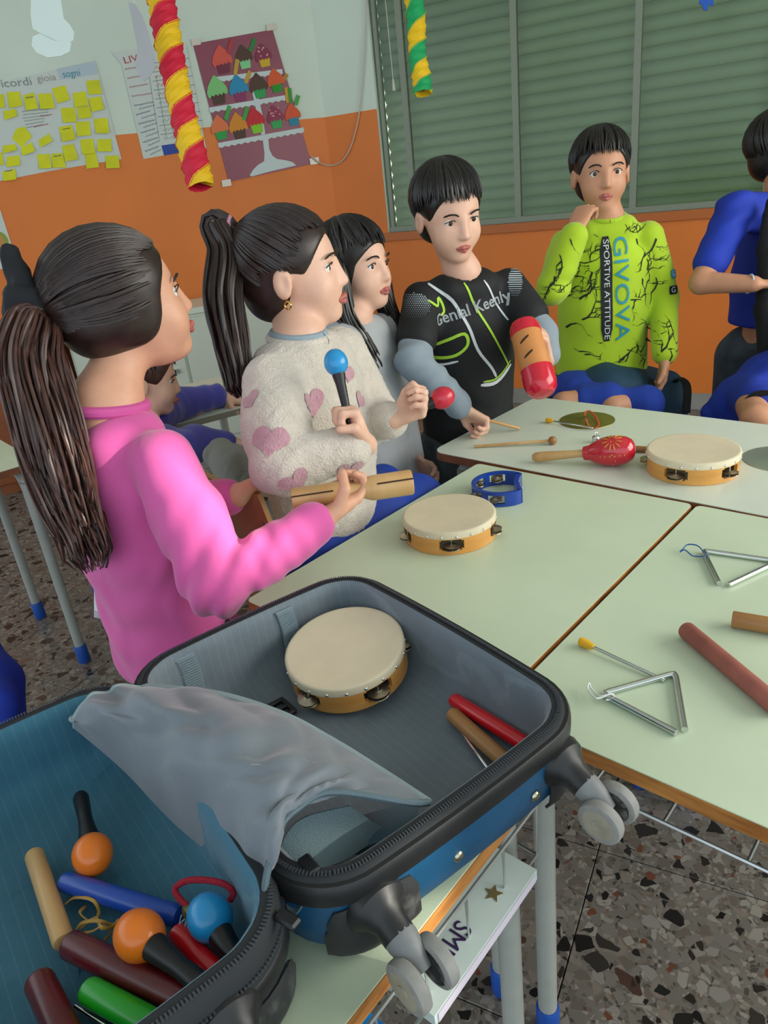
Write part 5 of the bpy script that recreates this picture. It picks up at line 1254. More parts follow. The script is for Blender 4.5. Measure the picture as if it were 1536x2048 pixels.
    # halftone panels on the shoulders
    for (cx_, cy_, rx, ry) in ((826, 612, 34, 26), (1030, 565, 14, 30)):
        mb = []
        vs = []; fs = []
        for i in range(-8, 9):
            for j in range(-7, 8):
                u_, v_ = i/8, j/7
                if u_*u_+v_*v_ > 1: continue
                x, y = cx_+u_*rx+(j % 2)*rx/16, cy_+v_*ry; sz = .0021*(1-.6*max(0, v_+.3)); d = ray(x, y); d = d/np.linalg.norm(d); h = bv.ray_cast(Vector(ORG), Vector(d))
                if h[0] is None: continue
                n2 = h[1]; xx = n2.orthogonal().normalized(); yy = n2.cross(xx); p = h[0]+n2*.0015; o_ = len(vs)
                vs += [tuple(p+xx*math.cos(a)*sz+yy*math.sin(a)*sz) for a in np.linspace(0, 6.283, 6, endpoint=False)]; fs.append(tuple(range(o_, o_+6)))
        if vs: o_ = MB().add(vs, fs).build('halftone_print', mat('print_silver', '#b4c0c8', .6), jr); o_['kind'] = 'stuff'
    legs(t, pel-UPZ*.02, f, mat('jeans_grey', '#3d474c', .85, var=.4, vscale=26), foot=((-.02, .03), (.02, .03)), r=(.088, .066, .055))
    hair_cap(t, Hf, s, M_hairK, n=340, seed=12, low=-.06, fringe=.068)
    # stick in his right hand, shaker under his left arm
    stick('drum_stick', 'thin wooden stick gripped by the boy in the black shirt', 'stick', Pw(958, 836, 1.868), Zp(1040, 857, .709), .0042, M_beech, rnd=.3)
    a0, a1 = Pw(1044, 640, 1.80), Pw(1088, 792, 1.74); Mx = align(a0, a1); Ln = float(np.linalg.norm(a1-a0)); R_ = .037
    sk = thing('tube_shaker', 'tan tube shaker with glossy red ends under the arm of the boy in black', 'shaker', tuple(a0))
    MB().lathe([(R_*.99, Ln*.18), (R_, Ln*.2), (R_, Ln*.66), (R_*.99, Ln*.68)], 32, Mx).build('tube', mat('cork_tan', '#d08a4c', .5, var=.06, vscale=30), sk)
    MB().lathe([(0, 0), (R_*.55, .003), (R_*.85, .010), (R_*1.03, .026), (R_*1.05, Ln*.2), (R_*.98, Ln*.205)], 32, Mx).build('end_cap', mat('cap_red', '#cf1330', .22, coat=.5), sk)
    MB().lathe([(R_*.98, Ln*.655), (R_*1.06, Ln*.66), (R_*1.08, Ln*.84), (R_*.98, Ln*.92), (R_*.7, Ln*.98), (0, Ln)], 32, Mx).build('end_cap', mat('cap_red', '#cf1330', .22), sk)
    lp = Mx.to_3x3().inverted() @ Vector(unit(ORG-a0)); ph = math.atan2(lp.y, lp.x)
    for zz in (.33, .52):
        G = [[Mx @ Vector(((R_+.0003)*math.cos(ph+.55*s_+.2), (R_+.0003)*math.sin(ph+.55*s_+.2), Ln*zz+.006*(v-.5)*(1-s_*s_)+.01*s_)) for s_ in np.linspace(-.6, .6, 7)] for v in (0, 1)]
        MB().grid(G, .0005).build('slot', _M['slit_dark'], sk)
boy_black()
# ============ boy in lime green
def boy_lime():
    f = unit((-.16, -1, 0)); r = np.array([f[1], -f[0], 0]); nb = Pw(1214, 436, 2.20); pel = np.array([nb[0]-.005, nb[1]+.01, .66])
    t = thing('person', 'boy in a lime green crackle-print jumper with his hand at his mouth', 'person', (pel[0], pel[1], 0), None, 'children making music')
    Hf = headframe(Pw(1202, 346, 2.17), unit((-.12, -1, -.05))); s = 1.06; b = Solid(); core(b, Hf, s, nb, pel)
    sR = nb+r*.122-UPZ*.064; sL = nb-r*.122-UPZ*.064
    eR = Pw(1104, 580, 2.12); wR = Pw(1152, 462, 2.06); eL = sL-r*.055-UPZ*.19+f*-.01; wL = Pw(1330, 715, 2.22)
    add_hand(b, wR, unit(Pw(1172, 415, 2.06)-wR), unit(RT*.6+FW*.7), True, curls=((.9, 1.2, .7),)*4, thumb=((.8, .5, .3), (.9, .0, .3)), s=1.0)
    add_hand(b, wL, unit(-UPZ+RT*-.1), unit(-RT), False, curls=((.4, .6, .4),)*4, s=1.0)
    g = Solid(); torso(g, nb, pel, f, .134, .092, .146, .108, .01, .048)
    for sh, el, w_ in ((sR, eR, wR), (sL, eL, wL)): arm(b, g, sh, el, w_, sl=(.045, .045, .038))
    obj('body', b.mesh('body', M_skin3, .0045), t); face_bits(t, Hf, s)
    me = g.mesh('jumper', mat('jumper_lime', '#a8c81c', .8, var=.05, vscale=8, sheen=.2), .0055, fsum(wrinkle(.0028, 15), folds(eR, UPZ, .08, .004, 110))); jp = obj('jumper', me, t); bv = bvh_of(me)
    MB().tube([nb+UPZ*.004+f*math.cos(a)*.052+r*math.sin(a)*.052-UPZ*.010*math.cos(a) for a in np.linspace(0, 6.283, 25)], .007, 8, False).build('neckband', _M['jumper_lime'], jp)
    Mp = px_frame(bv, 1215, 580, f); Mi = Mp.inverted(); po = np.array(Mp.translation); nn_ = np.array(Mp.to_3x3() @ Vector((0, 0, 1)))
    def q(x, y): v = Mi @ Vector(onplane(x, y, po, nn_)); return np.array((v.x, v.y))
    M_crk = mat('print_black', '#1c2010', .8); rnd = random.Random(21)
    def crack(p, a, L, w, depth=0):
        pts = [np.array(p)]
        for i in range(5):
            a += rnd.uniform(-.75, .75); pts.append(pts[-1]+np.array([math.cos(a), math.sin(a)])*L/5)
        for i in range(5):
            v = [tuple(pts[i]+np.array([-w/2, w/2])*(.9-.15*i)), tuple(pts[i]+np.array([w/2, -w/2])*(.9-.15*i)), tuple(pts[i+1]+np.array([w/2, -w/2])*(.75-.15*i)), tuple(pts[i+1]+np.array([-w/2, w/2])*(.75-.15*i))]
            o_ = len(V); V.extend([(*x, 0) for x in v]); Fc.append((o_, o_+1, o_+2, o_+3))
            if depth < 2 and rnd.random() < .45: crack(pts[i+1], a+rnd.choice((-1, 1))*rnd.uniform(.6, 1.3), L*.55, w*.7, depth+1)
    c0 = q(1215, 580)
    V = []; Fc = []
    for (x, y, a) in ((1130, 470, -.8), (1150, 520, -1.2), (1160, 600, 1.0), (1135, 660, .6), (1150, 700, -.5), (1190, 470, -1), (1255, 450, -.6), (1280, 480, -1.4), (1300, 520, -1.2), (1290, 560, -2.2), (1285, 640, -1.0), (1275, 690, -.8), (1320, 560, -1.5), (1330, 630, -1.3), (1330, 690, -1.2), (1110, 500, -2), (1100, 540, -1.5), (1165, 640, -.3), (1170, 710, .4), (1255, 700, -.4), (1240, 720, .5), (1140, 560, 0), (1185, 545, -1.6), (1320, 480, -1.8), (1120, 610, 1.5), (1262, 600, 0), (1305, 700, 1.2)):
        crack(q(x, y), a, .085, .0055)
    m3 = bpy.data.meshes.new('crackle_print'); m3.from_pydata(V, [], Fc); m3.materials.append(M_crk); drape(m3, Mp, bv, .0015, .02, .5); o_ = obj('crackle_print', m3, jp); o_['kind'] = 'stuff'
    # upright lettering down the chest
    def vtext(txt, x0, y0, x1, y1, height, m, bold=.0006):
        a0, a1 = q(x0, y0), q(x1, y1); dv = a1-a0; me2 = text_mesh(txt, 1, 0.0, 0, 'LEFT'); xs = [v.co.x for v in me2.vertices]; ys = [v.co.y for v in me2.vertices]
        k = np.linalg.norm(dv)/(max(xs)-min(xs)); ky = height/(max(ys)-min(ys)); yc = (max(ys)+min(ys))/2
        for v in me2.vertices: v.co = Vector(((v.co.x-min(xs))*k, (v.co.y-yc)*ky, 0))
        me2.transform(Matrix.Translation((*a0, 0)) @ Matrix.Rotation(math.atan2(dv[1], dv[0]), 4, 'Z')); me2.materials.clear(); me2.materials.append(m); drape(me2, Mp, bv, .0032, .015, .4); obj('chest_lettering', me2, jp)
    a0, a1 = q(1213, 474), q(1213, 682); ribbon([a0, (a0+a1)/2, a1], .034, 'chest_panel', mat('panel_black', '#14171a', .7), Mp, bv, jp, .0022)
    ribbon([a0+[0, -.001], (a0+a1)/2, a1+[0, .001]], .033, 'chest_panel_face', _M['panel_black'], Mp, bv, jp, .0024)
    vtext('SPORTIVE ATTITUDE', 1214, 480, 1214, 678, .016, M_wht_()); vtext('GIVOVA', 1243, 474, 1246, 680, .042, mat('print_teal', '#1e8fa8', .6))
    for (x, y, m) in ((1346, 548, 'print_teal'), (1346, 580, 'panel_black')):
        d = ray(x, y); d = d/np.linalg.norm(d); h = bv.ray_cast(Vector(ORG), Vector(d))
        if h[0] is not None:
            Mx = frame(h[0]+h[1]*.002, Vector((0, 0, 1)).cross(h[1]), z=h[1]); m4 = MB().prism(rrect(.030, .026, .006), 0, .0006, Mx).build('sleeve_badge', _M[m], jp); put_text('G', .024, Mx @ Matrix.Translation((0, 0, .0008)), M_wht_(), jp, 'badge_letter', depth=.0004)
    legs(t, pel-UPZ*.03, f, mat('trousers_black', '#15161a', .8), r=(.09, .07, .055))
    hair_cap(t, Hf, s, M_hairK, n=280, seed=14, fringe=.066, low=-.05)
def M_wht_(): return mat('print_white', '#cfd6da', .6)
boy_lime()
# ============ boy in royal blue at the right edge
def boy_blue():
    f = unit((-.92, -.38, 0)); r = np.array([f[1], -f[0], 0]); nb = Pw(1562, 385, 2.25); pel = np.array([nb[0], nb[1], .68])
    t = thing('person', 'boy in a royal blue shirt and grey shorts cut off by the right edge', 'person', (pel[0], pel[1], 0), None, 'children making music')
    Hf = headframe(Pw(1572, 300, 2.25), unit((.75, -.6, 0))); s = 1.03; b = Solid(); core(b, Hf, s, nb, pel); g = Solid(); torso(g, nb, pel, f, .128, .09, .13, .10, -.10); g.cut(pel+UPZ*.085, -UPZ)
    sR = nb+r*.12-UPZ*.06; sL = nb-r*.12-UPZ*.06
    sA = Pw(1470, 425, 2.18); eA = Pw(1402, 565, 2.15); wA = Pw(1506, 568, 2.06)
    b.chain([sA, eA, wA], [.038, .033, .023], .01); g.chain([nb-UPZ*.06, sA], [.06, .055], .03); g.chain([sA, sA+(eA-sA)*.72], [.056, .050], .02)
    add_hand(b, wA, unit(RT), unit(-UPZ), True, s=1.0)
    eB_ = sL-UPZ*.18; arm(b, g, sL, eB_, eB_+f*.1-UPZ*.1, upto=.7)
    obj('body', b.mesh('body', M_skin3, .0045), t); face_bits(t, Hf, s)
    obj('shirt', g.mesh('shirt', mat('shirt_royal', '#1233a8', .8, var=.08, vscale=10), .0055, fsum(wrinkle(.003, 16), folds(sA, UPZ, .12, .004, 110))), t)
    MB().tube([wA-unit(wA-eA)*.01+.024*(math.cos(a)*UPZ+math.sin(a)*FW) for a in np.linspace(0, 6.283, 17)], .003, 6, False).build('bracelet', mat('bead_pale', '#b8c0c8', .5), t)
    legs(t, pel-UPZ*.04, f, mat('jeans_wash', '#4a5562', .85, col2='#2b3440', vscale=18, var=.3), r=(.095, .075, .06))
    hair_cap(t, Hf, s, M_hairK, n=300, seed=17, low=-.06, fringe=.068)
boy_blue()
# ============ child crouching behind the far desk (teal vest), and the one leaning in from the right
def crouch():
    c0 = Pw(1235, 812, 2.36); t = thing('person', 'child in a blue tee and dark teal vest bending down behind the far desk', 'person', (c0[0], c0[1], 0), None, 'children making music')
    hx = unit((.95, -.30, 0)); hip = np.array([c0[0]+.17, c0[1]+.10, .55]); nb = np.array([c0[0]-.12, c0[1]-.02, .63])
    b = Solid(); Hf = headframe(nb-hx*.10-UPZ*.12, unit(-hx*.6-UPZ*.6), -hx+UPZ*.5); add_head(b, Hf, .98); b.cone(nb-hx*.05-UPZ*.04, nb, .04, .045, .02); b.ecap(nb, hip, np.array([-hx[1], hx[0], 0]), (.09, .07), (.09, .07), .03)
    s1 = Pw(1180, 802, 2.24); e1 = Pw(1128, 808, 2.24); s2 = Pw(1262, 808, 2.22); e2 = Pw(1225, 814, 2.20)
    b.chain([s1, e1, e1+np.array([.05, .0, -.12])], [.042, .036, .026], .01); b.chain([s2, e2, e2+np.array([.03, .0, -.12])], [.044, .040, .028], .01)
    add_hand(b, e1+np.array([.05, .0, -.12]), -UPZ, hx, True); add_hand(b, e2+np.array([.03, 0, -.12]), -UPZ, hx, False)
    obj('body', b.mesh('body', M_skin3, .005), t)
    g = Solid(); g.ecap(nb, hip, np.array([-hx[1], hx[0], 0]), (.115, .085), (.115, .09), .03); g.chain([s1+hx*.05, s1-hx*.012], [.058, .050], .02); g.chain([s2+hx*.04, s2+hx*.006], [.058, .050], .02)
    obj('tee', g.mesh('tee', mat('tee_blue', '#173a9c', .85), .006, wrinkle(.004, 18)), t)
    v = Solid(); v.ecap(nb+hx*.08+UPZ*.012, hip+UPZ*.012, np.array([-hx[1], hx[0], 0]), (.112, .090), (.112, .095), .03); obj('vest', v.mesh('vest', mat('vest_teal', '#123a52', .7, var=.12, vscale=14), .006, wrinkle(.005, 20)), t)
    for q in (-.02, .12):
        o = Pw(1300+q*500, 775, 2.30); MB().tube(catmull([o+np.array([-.02, -.10, -.05]), o+np.array([0, -.05, .015]), o+np.array([.01, .03, .02]), o+np.array([.02, .1, -.02])], 5), .012, 8, squash=.35).build('vest_seam', mat('seam_black', '#0c1014', .8), t)
    legs(t, hip-UPZ*.05, -hx, mat('trousers_navy', '#1b2030', .85), foot=((.05, .02), (.0, .02)))
    hair_cap(t, Hf, .98, M_hairK, n=120, seed=19)
crouch()
def leaner():
    f = unit((-.85, -.5, 0)); nb = Pw(1575, 745, 2.02); pel = np.array([nb[0]+.16, nb[1]+.10, .56]); t = thing('person', 'child in a royal blue smock leaning on the far desk at the right edge', 'person', (pel[0], pel[1], 0), None, 'children making music')
    b = Solid(); Hf = headframe(Pw(1640, 700, 1.98), unit((-.6, -.7, -.3))); core(b, Hf, 1.0, nb, pel); e1 = Pw(1515, 868, 1.80); s1 = Pw(1500, 800, 1.98); s0 = Pw(1450, 812, 2.06)
    ea = Pw(1512, 838, 1.83); wa = Pw(1562, 905, 1.75); b.chain([s1, ea, wa], [.042, .036, .026], .01); add_hand(b, wa, unit(wa-ea), UPZ*-1, False)
    obj('body', b.mesh('body', M_skin3, .005), t)
    g = Solid(); g.chain([Pw(1425, 826, 2.12), Pw(1475, 800, 2.08), Pw(1550, 795, 2.05)], [.030, .062, .085], .03); g.chain([Pw(1550, 770, 2.05), pel], [.10, .12], .03); g.chain([Pw(1500, 790, 2.02), Pw(1522, 815, 1.92)], [.060, .056], .02)
    obj('smock', g.mesh('smock', mat('smock_royal', '#1232a0', .8, var=.08, vscale=12), .006, wrinkle(.005, 18)), t)
    MB().lathe([(.034, -.004), (.046, -.002), (.048, .004), (.030, .006)], 20, align(Pw(1521, 812, 1.895), Pw(1530, 835, 1.85))).build('sleeve_lining', mat('lining_black', '#0b0c10', .9), t)
    legs(t, pel-UPZ*.03, f, mat('trousers_navy', '#1b2030', .85)); hair_cap(t, Hf, 1.0, M_hairK, n=120, seed=23); face_bits(t, Hf, 1.0)
leaner()
# ============ child in purple at the second-row desk
def purple():
    nb = Pw(288, 856, 2.05); pel = np.array([nb[0]-.02, nb[1]-.10, .47]); f = unit((.5, .85, 0)); r = np.array([f[1], -f[0], 0])
    t = thing('person', 'child in a violet jumper resting one arm on the second-row desk', 'person', (pel[0], pel[1], 0), None, 'children making music')
    b = Solid(); Hf = headframe(Pw(292, 760, 2.06), unit((.8, .2, -.2))); core(b, Hf, .98, nb, pel)
    s1 = Pw(300, 838, 2.14); e1 = Pw(345, 808, 2.30); w1 = Pw(445, 790, 2.42); s2 = nb+r*.1-UPZ*.06; e2 = Pw(395, 885, 2.10); w2 = Pw(462, 884, 2.16)
    b.chain([s1, e1, w1], [.034, .030, .022], .01); add_hand(b, w1, unit(Pw(480, 800, 2.43)-w1), -UPZ, False); b.chain([s2, e2, w2], [.034, .030, .022], .01); add_hand(b, w2, unit(Pw(500, 892, 2.18)-w2), UPZ, True)
    obj('body', b.mesh('body', M_skin2, .005), t); face_bits(t, Hf, .98)
    g = Solid(); torso(g, nb, pel, f); g.chain([s1, e1], [.052, .052], .02); g.chain([e1, w1-unit(w1-e1)*.02], [.050, .038], .012); g.chain([s2, e2], [.05, .05], .02); g.chain([e2, w2-unit(w2-e2)*.02], [.050, .034], .012)
    obj('jumper', g.mesh('jumper', mat('jumper_violet', '#4b49a8', .9, var=.08, vscale=14, sheen=.3), .006, fsum(wrinkle(.004, 22), folds(w1, unit(w1-e1), .09, .004, 120))), t)
    legs(t, pel, f, mat('trousers_navy', '#1b2030', .85)); hair_cap(t, Hf, .98, M_hairB, n=160, seed=27)
purple()
# ============ seats, coat, papers round the girls
chair('wooden school chair with dark tubes under the girl with hearts', (-.13, 1.45), math.radians(-55), M_dk, sh=.53, bh=.86)
t = thing('jacket', 'crumpled grey jacket hung over the chair between the two girls', 'jacket', (-.32, 1.62, .5)); so = Solid()
a = Pw(455, 930, 1.72); so.chain([a, Pw(490, 1000, 1.66), Pw(505, 1060, 1.64), Pw(500, 1120, 1.66)], [.040, .046, .044, .04], .03); so.chain([Pw(440, 900, 1.74), Pw(470, 925, 1.72)], [.03, .035], .03)
obj('shell', so.mesh('shell', mat('jacket_grey', '#77766f', .85, var=.1, vscale=14), .006, wrinkle(.008, 24)), t)
so = Solid(); so.chain([Pw(470, 950, 1.66), Pw(500, 1040, 1.60), Pw(508, 1100, 1.60)], [.022, .024, .022], .02); obj('sleeve', so.mesh('sleeve', _M['jacket_grey'], .005, wrinkle(.006, 30)), t)
G = [[Pw(188+i*10, 1165+j*14+i*2, 1.36+.01*math.sin(i+j)) for i in range(5)] for j in range(6)]
tag(MB().grid(G, .0008).build('paper_sheet', mat('paper_white', '#c9d2d4', .7)), 'loose white paper sheet hanging behind the back of the girl in pink', 'paper')
so = Solid(); so.chain([Pw(-60, 1300, 1.45), Pw(-14, 1370, 1.40), Pw(-16, 1440, 1.38), Pw(-40, 1520, 1.4)], [.05, .050, .052, .05], .03); so.chain([Pw(-20, 1340, 1.38), Pw(2, 1400, 1.34), Pw(0, 1450, 1.34)], [.022, .028, .03], .02)
tag(obj('smock', so.mesh('smock', mat('smock_royal', '#1232a0', .8), .006, wrinkle(.006, 22))), 'royal blue cloth smock at the left edge beside the suitcase', 'smock')

so = Solid(); so.chain([Pw(1545, 405, 2.10), Pw(1534, 500, 2.09), Pw(1530, 620, 2.09), Pw(1534, 735, 2.11)], [.018, .024, .026, .024], .02); so.chain([Pw(1590, 480, 2.12), Pw(1585, 640, 2.12), Pw(1588, 735, 2.12)], [.06, .075, .07], .03)
tag(obj('black_jacket', so.mesh('black_jacket', mat('jacket_black', '#0d0e12', .85), .006, wrinkle(.004, 20))), 'black jacket hanging in front of the boy in royal blue, at the right edge', 'jacket')
sp = Pw(-16, 1400, 1.39); chair('school chair at the left edge with the royal blue smock over its back', (sp[0]-.23, sp[1]-.02), math.radians(-90), M_tube, sh=.40, bh=.74)
# ------------------------------------------------------------------ things on and before the left wall
LN3 = np.array([*LN, 0]); LD3 = np.array([-LD[0], -LD[1], 0])
def LW(x, y, o=.004): return onplane(x, y, lpt(0, 0, o), LN3)
def wpoly(pts, o, th, name, m, par=None):
    """flat piece of paper on the wall: outline on the wall plane, own thickness"""
    a = [LW(x, y, o) for x, y in pts]; b = [p+LN3*th for p in a]; n = len(pts)
    me = MB().add(a+b, [tuple(range(n))[::-1], tuple(range(n, 2*n))]+[(i, (i+1) % n, n+(i+1) % n, n+i) for i in range(n)])
    return me.build(name, m, par, None)
def wline(pts, w, o, name, m, par, th=.0004):
    P = [LW(x, y, o) for x, y in pts]; n = len(P); v = []
    for i in range(n):
        t_ = unit(P[min(i+1, n-1)]-P[max(i-1, 0)]); s_ = np.cross(LN3, t_); v += [P[i]+s_*w/2, P[i]-s_*w/2]
    MB().add(v, [(2*i, 2*i+1, 2*i+3, 2*i+2) for i in range(n-1)]).build(name, m, par, None)
def scribble(mb, x0, y0, x1, y1, amp, n, o, w, rnd):
    P = []
    for i in range(n+1):
        t = i/n; P.append(LW(x0+(x1-x0)*t, y0+(y1-y0)*t+(amp if i % 2 else -amp)*rnd.uniform(.3, 1), o))
    v = []
    for i in range(len(P)):
        t_ = unit(P[min(i+1, n)]-P[max(i-1, 0)]); s_ = np.cross(LN3, t_); v += [P[i]+s_*w/2, P[i]-s_*w/2]
    mb.add(v, [(2*i, 2*i+1, 2*i+3, 2*i+2) for i in range(len(P)-1)])
M_sheet = mat('paper_sheet_white', '#c4cdc8', .7); M_yn = mat('sticky_yellow', '#cfd016', .7, var=.10, vscale=12, space='World')
M_inkr = mat('ink_red', '#a8323c', .7); M_inkg = mat('ink_grey', '#7d8a86', .8); M_inkb = mat('ink_navy', '#33406e', .7); M_inkt = mat('ink_teal', '#2f7f8c', .7)
def wtext(txt, x0, y0, x1, y1, hpx, o, m, par, shear=.0):
    a, b = LW(x0, y0, o), LW(x1, y1, o); me = text_mesh(txt, 1, 0.0, .0, 'LEFT'); xs = [v.co.x for v in me.vertices]; ys = [v.co.y for v in me.vertices]
    L_ = np.linalg.norm(b-a); kx = L_/(max(xs)-min(xs)); hh = np.linalg.norm(LW(x0, y0+hpx, o)-a); ky = hh/(max(ys)-min(ys)); yc = (max(ys)+min(ys))/2
    for v in me.vertices: v.co = Vector(((v.co.x-min(xs))*kx, (v.co.y-yc)*ky, 0))
    M = frame(a, b-a, z=LN3); me.transform(M); me.materials.clear(); me.materials.append(m); return obj('lettering', me, par)
rnd = random.Random(5)
# sheet with sticky notes
t = thing('poster', 'white wall sheet covered with yellow sticky notes', 'poster', tuple(LW(110, 250)))
wpoly([(-130, 195), (190, 121), (243, 318), (100, 342), (-60, 374), (-130, 385)], .004, .001, 'sheet', M_sheet, t)
wpoly([(113, 138), (188, 122), (196, 148), (120, 160)], .0052, .0005, 'blue_slip', mat('paper_paleblue', '#aebfc9', .7), t)
wtext('ricordi', -8, 168, 62, 162, 16, .0062, M_inkg, t); wtext('gioia', 74, 160, 112, 156, 17, .0062, mat('ink_pale', '#9a9492', .8), t); wtext('sogni', 126, 151, 160, 147, 17, .0062, M_inkt, t)
mb = MB()
for i in range(6): scribble(mb, 42+i*2+rnd.uniform(-3, 3), 223+i*6.5, 108-rnd.uniform(0, 14)-i*2.5, 218+i*6.2, 1.6, 34, .0062, .0022, rnd)
mb.build('handwriting', M_inkg, t, None)
mb = MB(); scribble(mb, 68, 262-8, 96, 256-8, 1.6, 16, .0064, .0026, rnd); scribble(mb, 80, 232, 104, 229, 1.6, 14, .0064, .0026, rnd); mb.build('handwriting', M_inkr, t, None)
Zs = 5.908
notes = [[(-60, 530), (45, 520), (62, 680), (-40, 690)], [(75, 500), (230, 490), (265, 660), (110, 690)], [(270, 535), (400, 500), (452, 690), (310, 720)], [(445, 520), (610, 510), (650, 690), (480, 700)], [(610, 455), (770, 415), (825, 590), (680, 635)], [(855, 510), (1010, 485), (1050, 655), (880, 680)], [(1015, 365), (1170, 350), (1205, 520), (1045, 530)], [(1045, 570), (1190, 545), (1230, 700), (1085, 735)], [(715, 685), (885, 680), (905, 850), (745, 860)], [(910, 675), (1060, 660), (1085, 800), (925, 815)], [(1105, 815), (1270, 800), (1290, 985), (1130, 985)], [(695, 910), (850, 885), (895, 1055), (735, 1085)], [(895, 850), (1060, 840), (1070, 1010), (910, 1020)], [(945, 1060), (1100, 1045), (1125, 1215), (970, 1235)], [(1150, 1055), (1315, 1050), (1320, 1200), (1150, 1200)], [(730, 1130), (870, 1110), (925, 1290), (770, 1320)], [(435, 1235), (590, 1225), (610, 1395), (465, 1405)], [(604, 1225), (740, 1215), (780, 1390), (622, 1390)], [(1000, 1230), (1130, 1210), (1175, 1385), (1020, 1405)], [(1240, 1250), (1400, 1245), (1415, 1395), (1255, 1400)], [(455, 1065), (580, 985), (620, 1075), (480, 1155)], [(190, 930), (290, 905), (380, 1020), (260, 1150), (140, 1050)], [(250, 1150), (380, 1090), (412, 1200), (260, 1250)], [(30, 1130), (180, 1110), (205, 1180), (40, 1225)], [(80, 1260), (230, 1245), (240, 1360), (75, 1385)], [(-90, 1225), (30, 1210), (45, 1360), (-80, 1370)], [(25, 1440), (180, 1400), (195, 1530), (40, 1550)], [(35, 720), (190, 695), (205, 780), (55, 830)]]
NL = ['cut off by the left edge, in the top row', 'second of the top row from the left edge', 'third of the top row, with a dark scrawl', 'fourth of the top row, just above the handwriting', 'tilted, highest of the left half, under the pale blue slip', 'left one of the upper right cluster', 'highest and nearest the top right corner of the sheet', 'directly under the topmost right note', 'beside the handwriting, upper right of it', 'tucked below the upper right cluster', 'alone at the right, mid height', 'with a black word, right of the centre', 'to the right of the note with the black word', 'upper one of the overlapping pair low on the right', 'alone near the right margin, below mid height', 'tilted above the pair at the bottom', 'left one of the pair at the bottom middle', 'right one of the pair at the bottom middle', 'lower one of the overlapping pair, at the sheet bottom', 'at the bottom right corner, overlapping the orange wall', 'small slanted one below the handwriting', 'five-cornered, folded, left of the slanted one', 'under the five-cornered one', 'thin one at the left, beside the folded one', 'second from the bottom at the far left', 'cut off by the left edge, low down', 'lowest at the far left, with a dark line', 'curled one under the top row at the far left']
for k, q in enumerate(notes):
    q = [(x/Zs, 100+y/Zs) for x, y in q]; n = len(q); o0 = .0054+.0006*(k % 4)
    a = [LW(x, y, o0) for x, y in q]
    if n == 4:       # the free lower edge curls off the sheet
        G = []; cu = rnd.uniform(.004, .014)
        for i in range(5):
            v = i/4; l = a[0]+(a[3]-a[0])*v; r_ = a[1]+(a[2]-a[1])*v; G.append([l+(r_-l)*u+LN3*(.0005+cu*v**2.2) for u in (0, .5, 1)])
        o = MB().grid(G, .0004).build('sticky_note', M_yn, None, 60)
    else: o = wpoly(q, o0, .001, 'sticky_note', M_yn)
    tag(o, 'yellow sticky note '+NL[k], 'sticky note', 'yellow sticky notes on the wall sheet')
    if k in (2, 11, 17, 26):
        mb = MB(); x0 = sum(x for x, y in q)/n; y0 = sum(y for x, y in q)/n; scribble(mb, x0-9, y0-8, x0+6, y0-10, 1.5, 9, .0085, .003, rnd); mb.build('handwriting', M_inkb if k != 11 else mat('ink_black', '#23261c', .7), o, None)
# chart LIV...E
t = thing('wall_chart', 'white chart with red heading and a blue filled box, partly behind the red-yellow streamer', 'poster', tuple(LW(320, 210)))
wpoly([(222, 104), (372, 88), (412, 296), (287, 318), (243, 128)], .004, .001, 'sheet', M_sheet, t)
wtext('LIV', 248, 121, 276, 115, 13, .006, mat('ink_crimson', '#a81e38', .6), t); wtext('E', 359, 109, 366, 107, 11, .006, _M['ink_crimson'], t)
def row(k): s_ = k/9; return (246+40*s_, 134+165*s_, 300+24*s_, 130+160*s_, 378+34*s_, 118+160*s_)
for k in range(10):
    xa, ya, xb, yb, xc, yc = row(k); m_ = M_inkr if k < 4 else M_inkb
    mb = MB(); scribble(mb, xa+4, ya+4, xb-4-rnd.uniform(0, 10), yb+3, 2.2, 26, .006, .0026, rnd); 
    if k >= 4: scribble(mb, xa+14, ya+11, xb-2, yb+9, 1.8, 18, .006, .0022, rnd)
    mb.build('handwriting', m_, t, None)
    if k < 9:
        wline([(xb, yb-3), (xc, yc-2)], .003, .006, 'grid_line', M_inkg, t); mb = MB(); scribble(mb, xb+6, yb+6, xc-8, yc+6, 3.5, 18, .0062, .0022, rnd); mb.build('trace', M_inkr if k < 4 else M_inkg, t, None)
for x in (298, 312, 326): wline([(x, 150), (x+20+.1*(x-298), 278)], .0025, .006, 'grid_line', M_inkg, t)
wpoly([(323, 291), (363, 285), (369, 304), (328, 311)], .0055, .0006, 'blue_box', mat('marker_blue', '#1d3f97', .6, var=.15, vscale=60, space='World'), t)
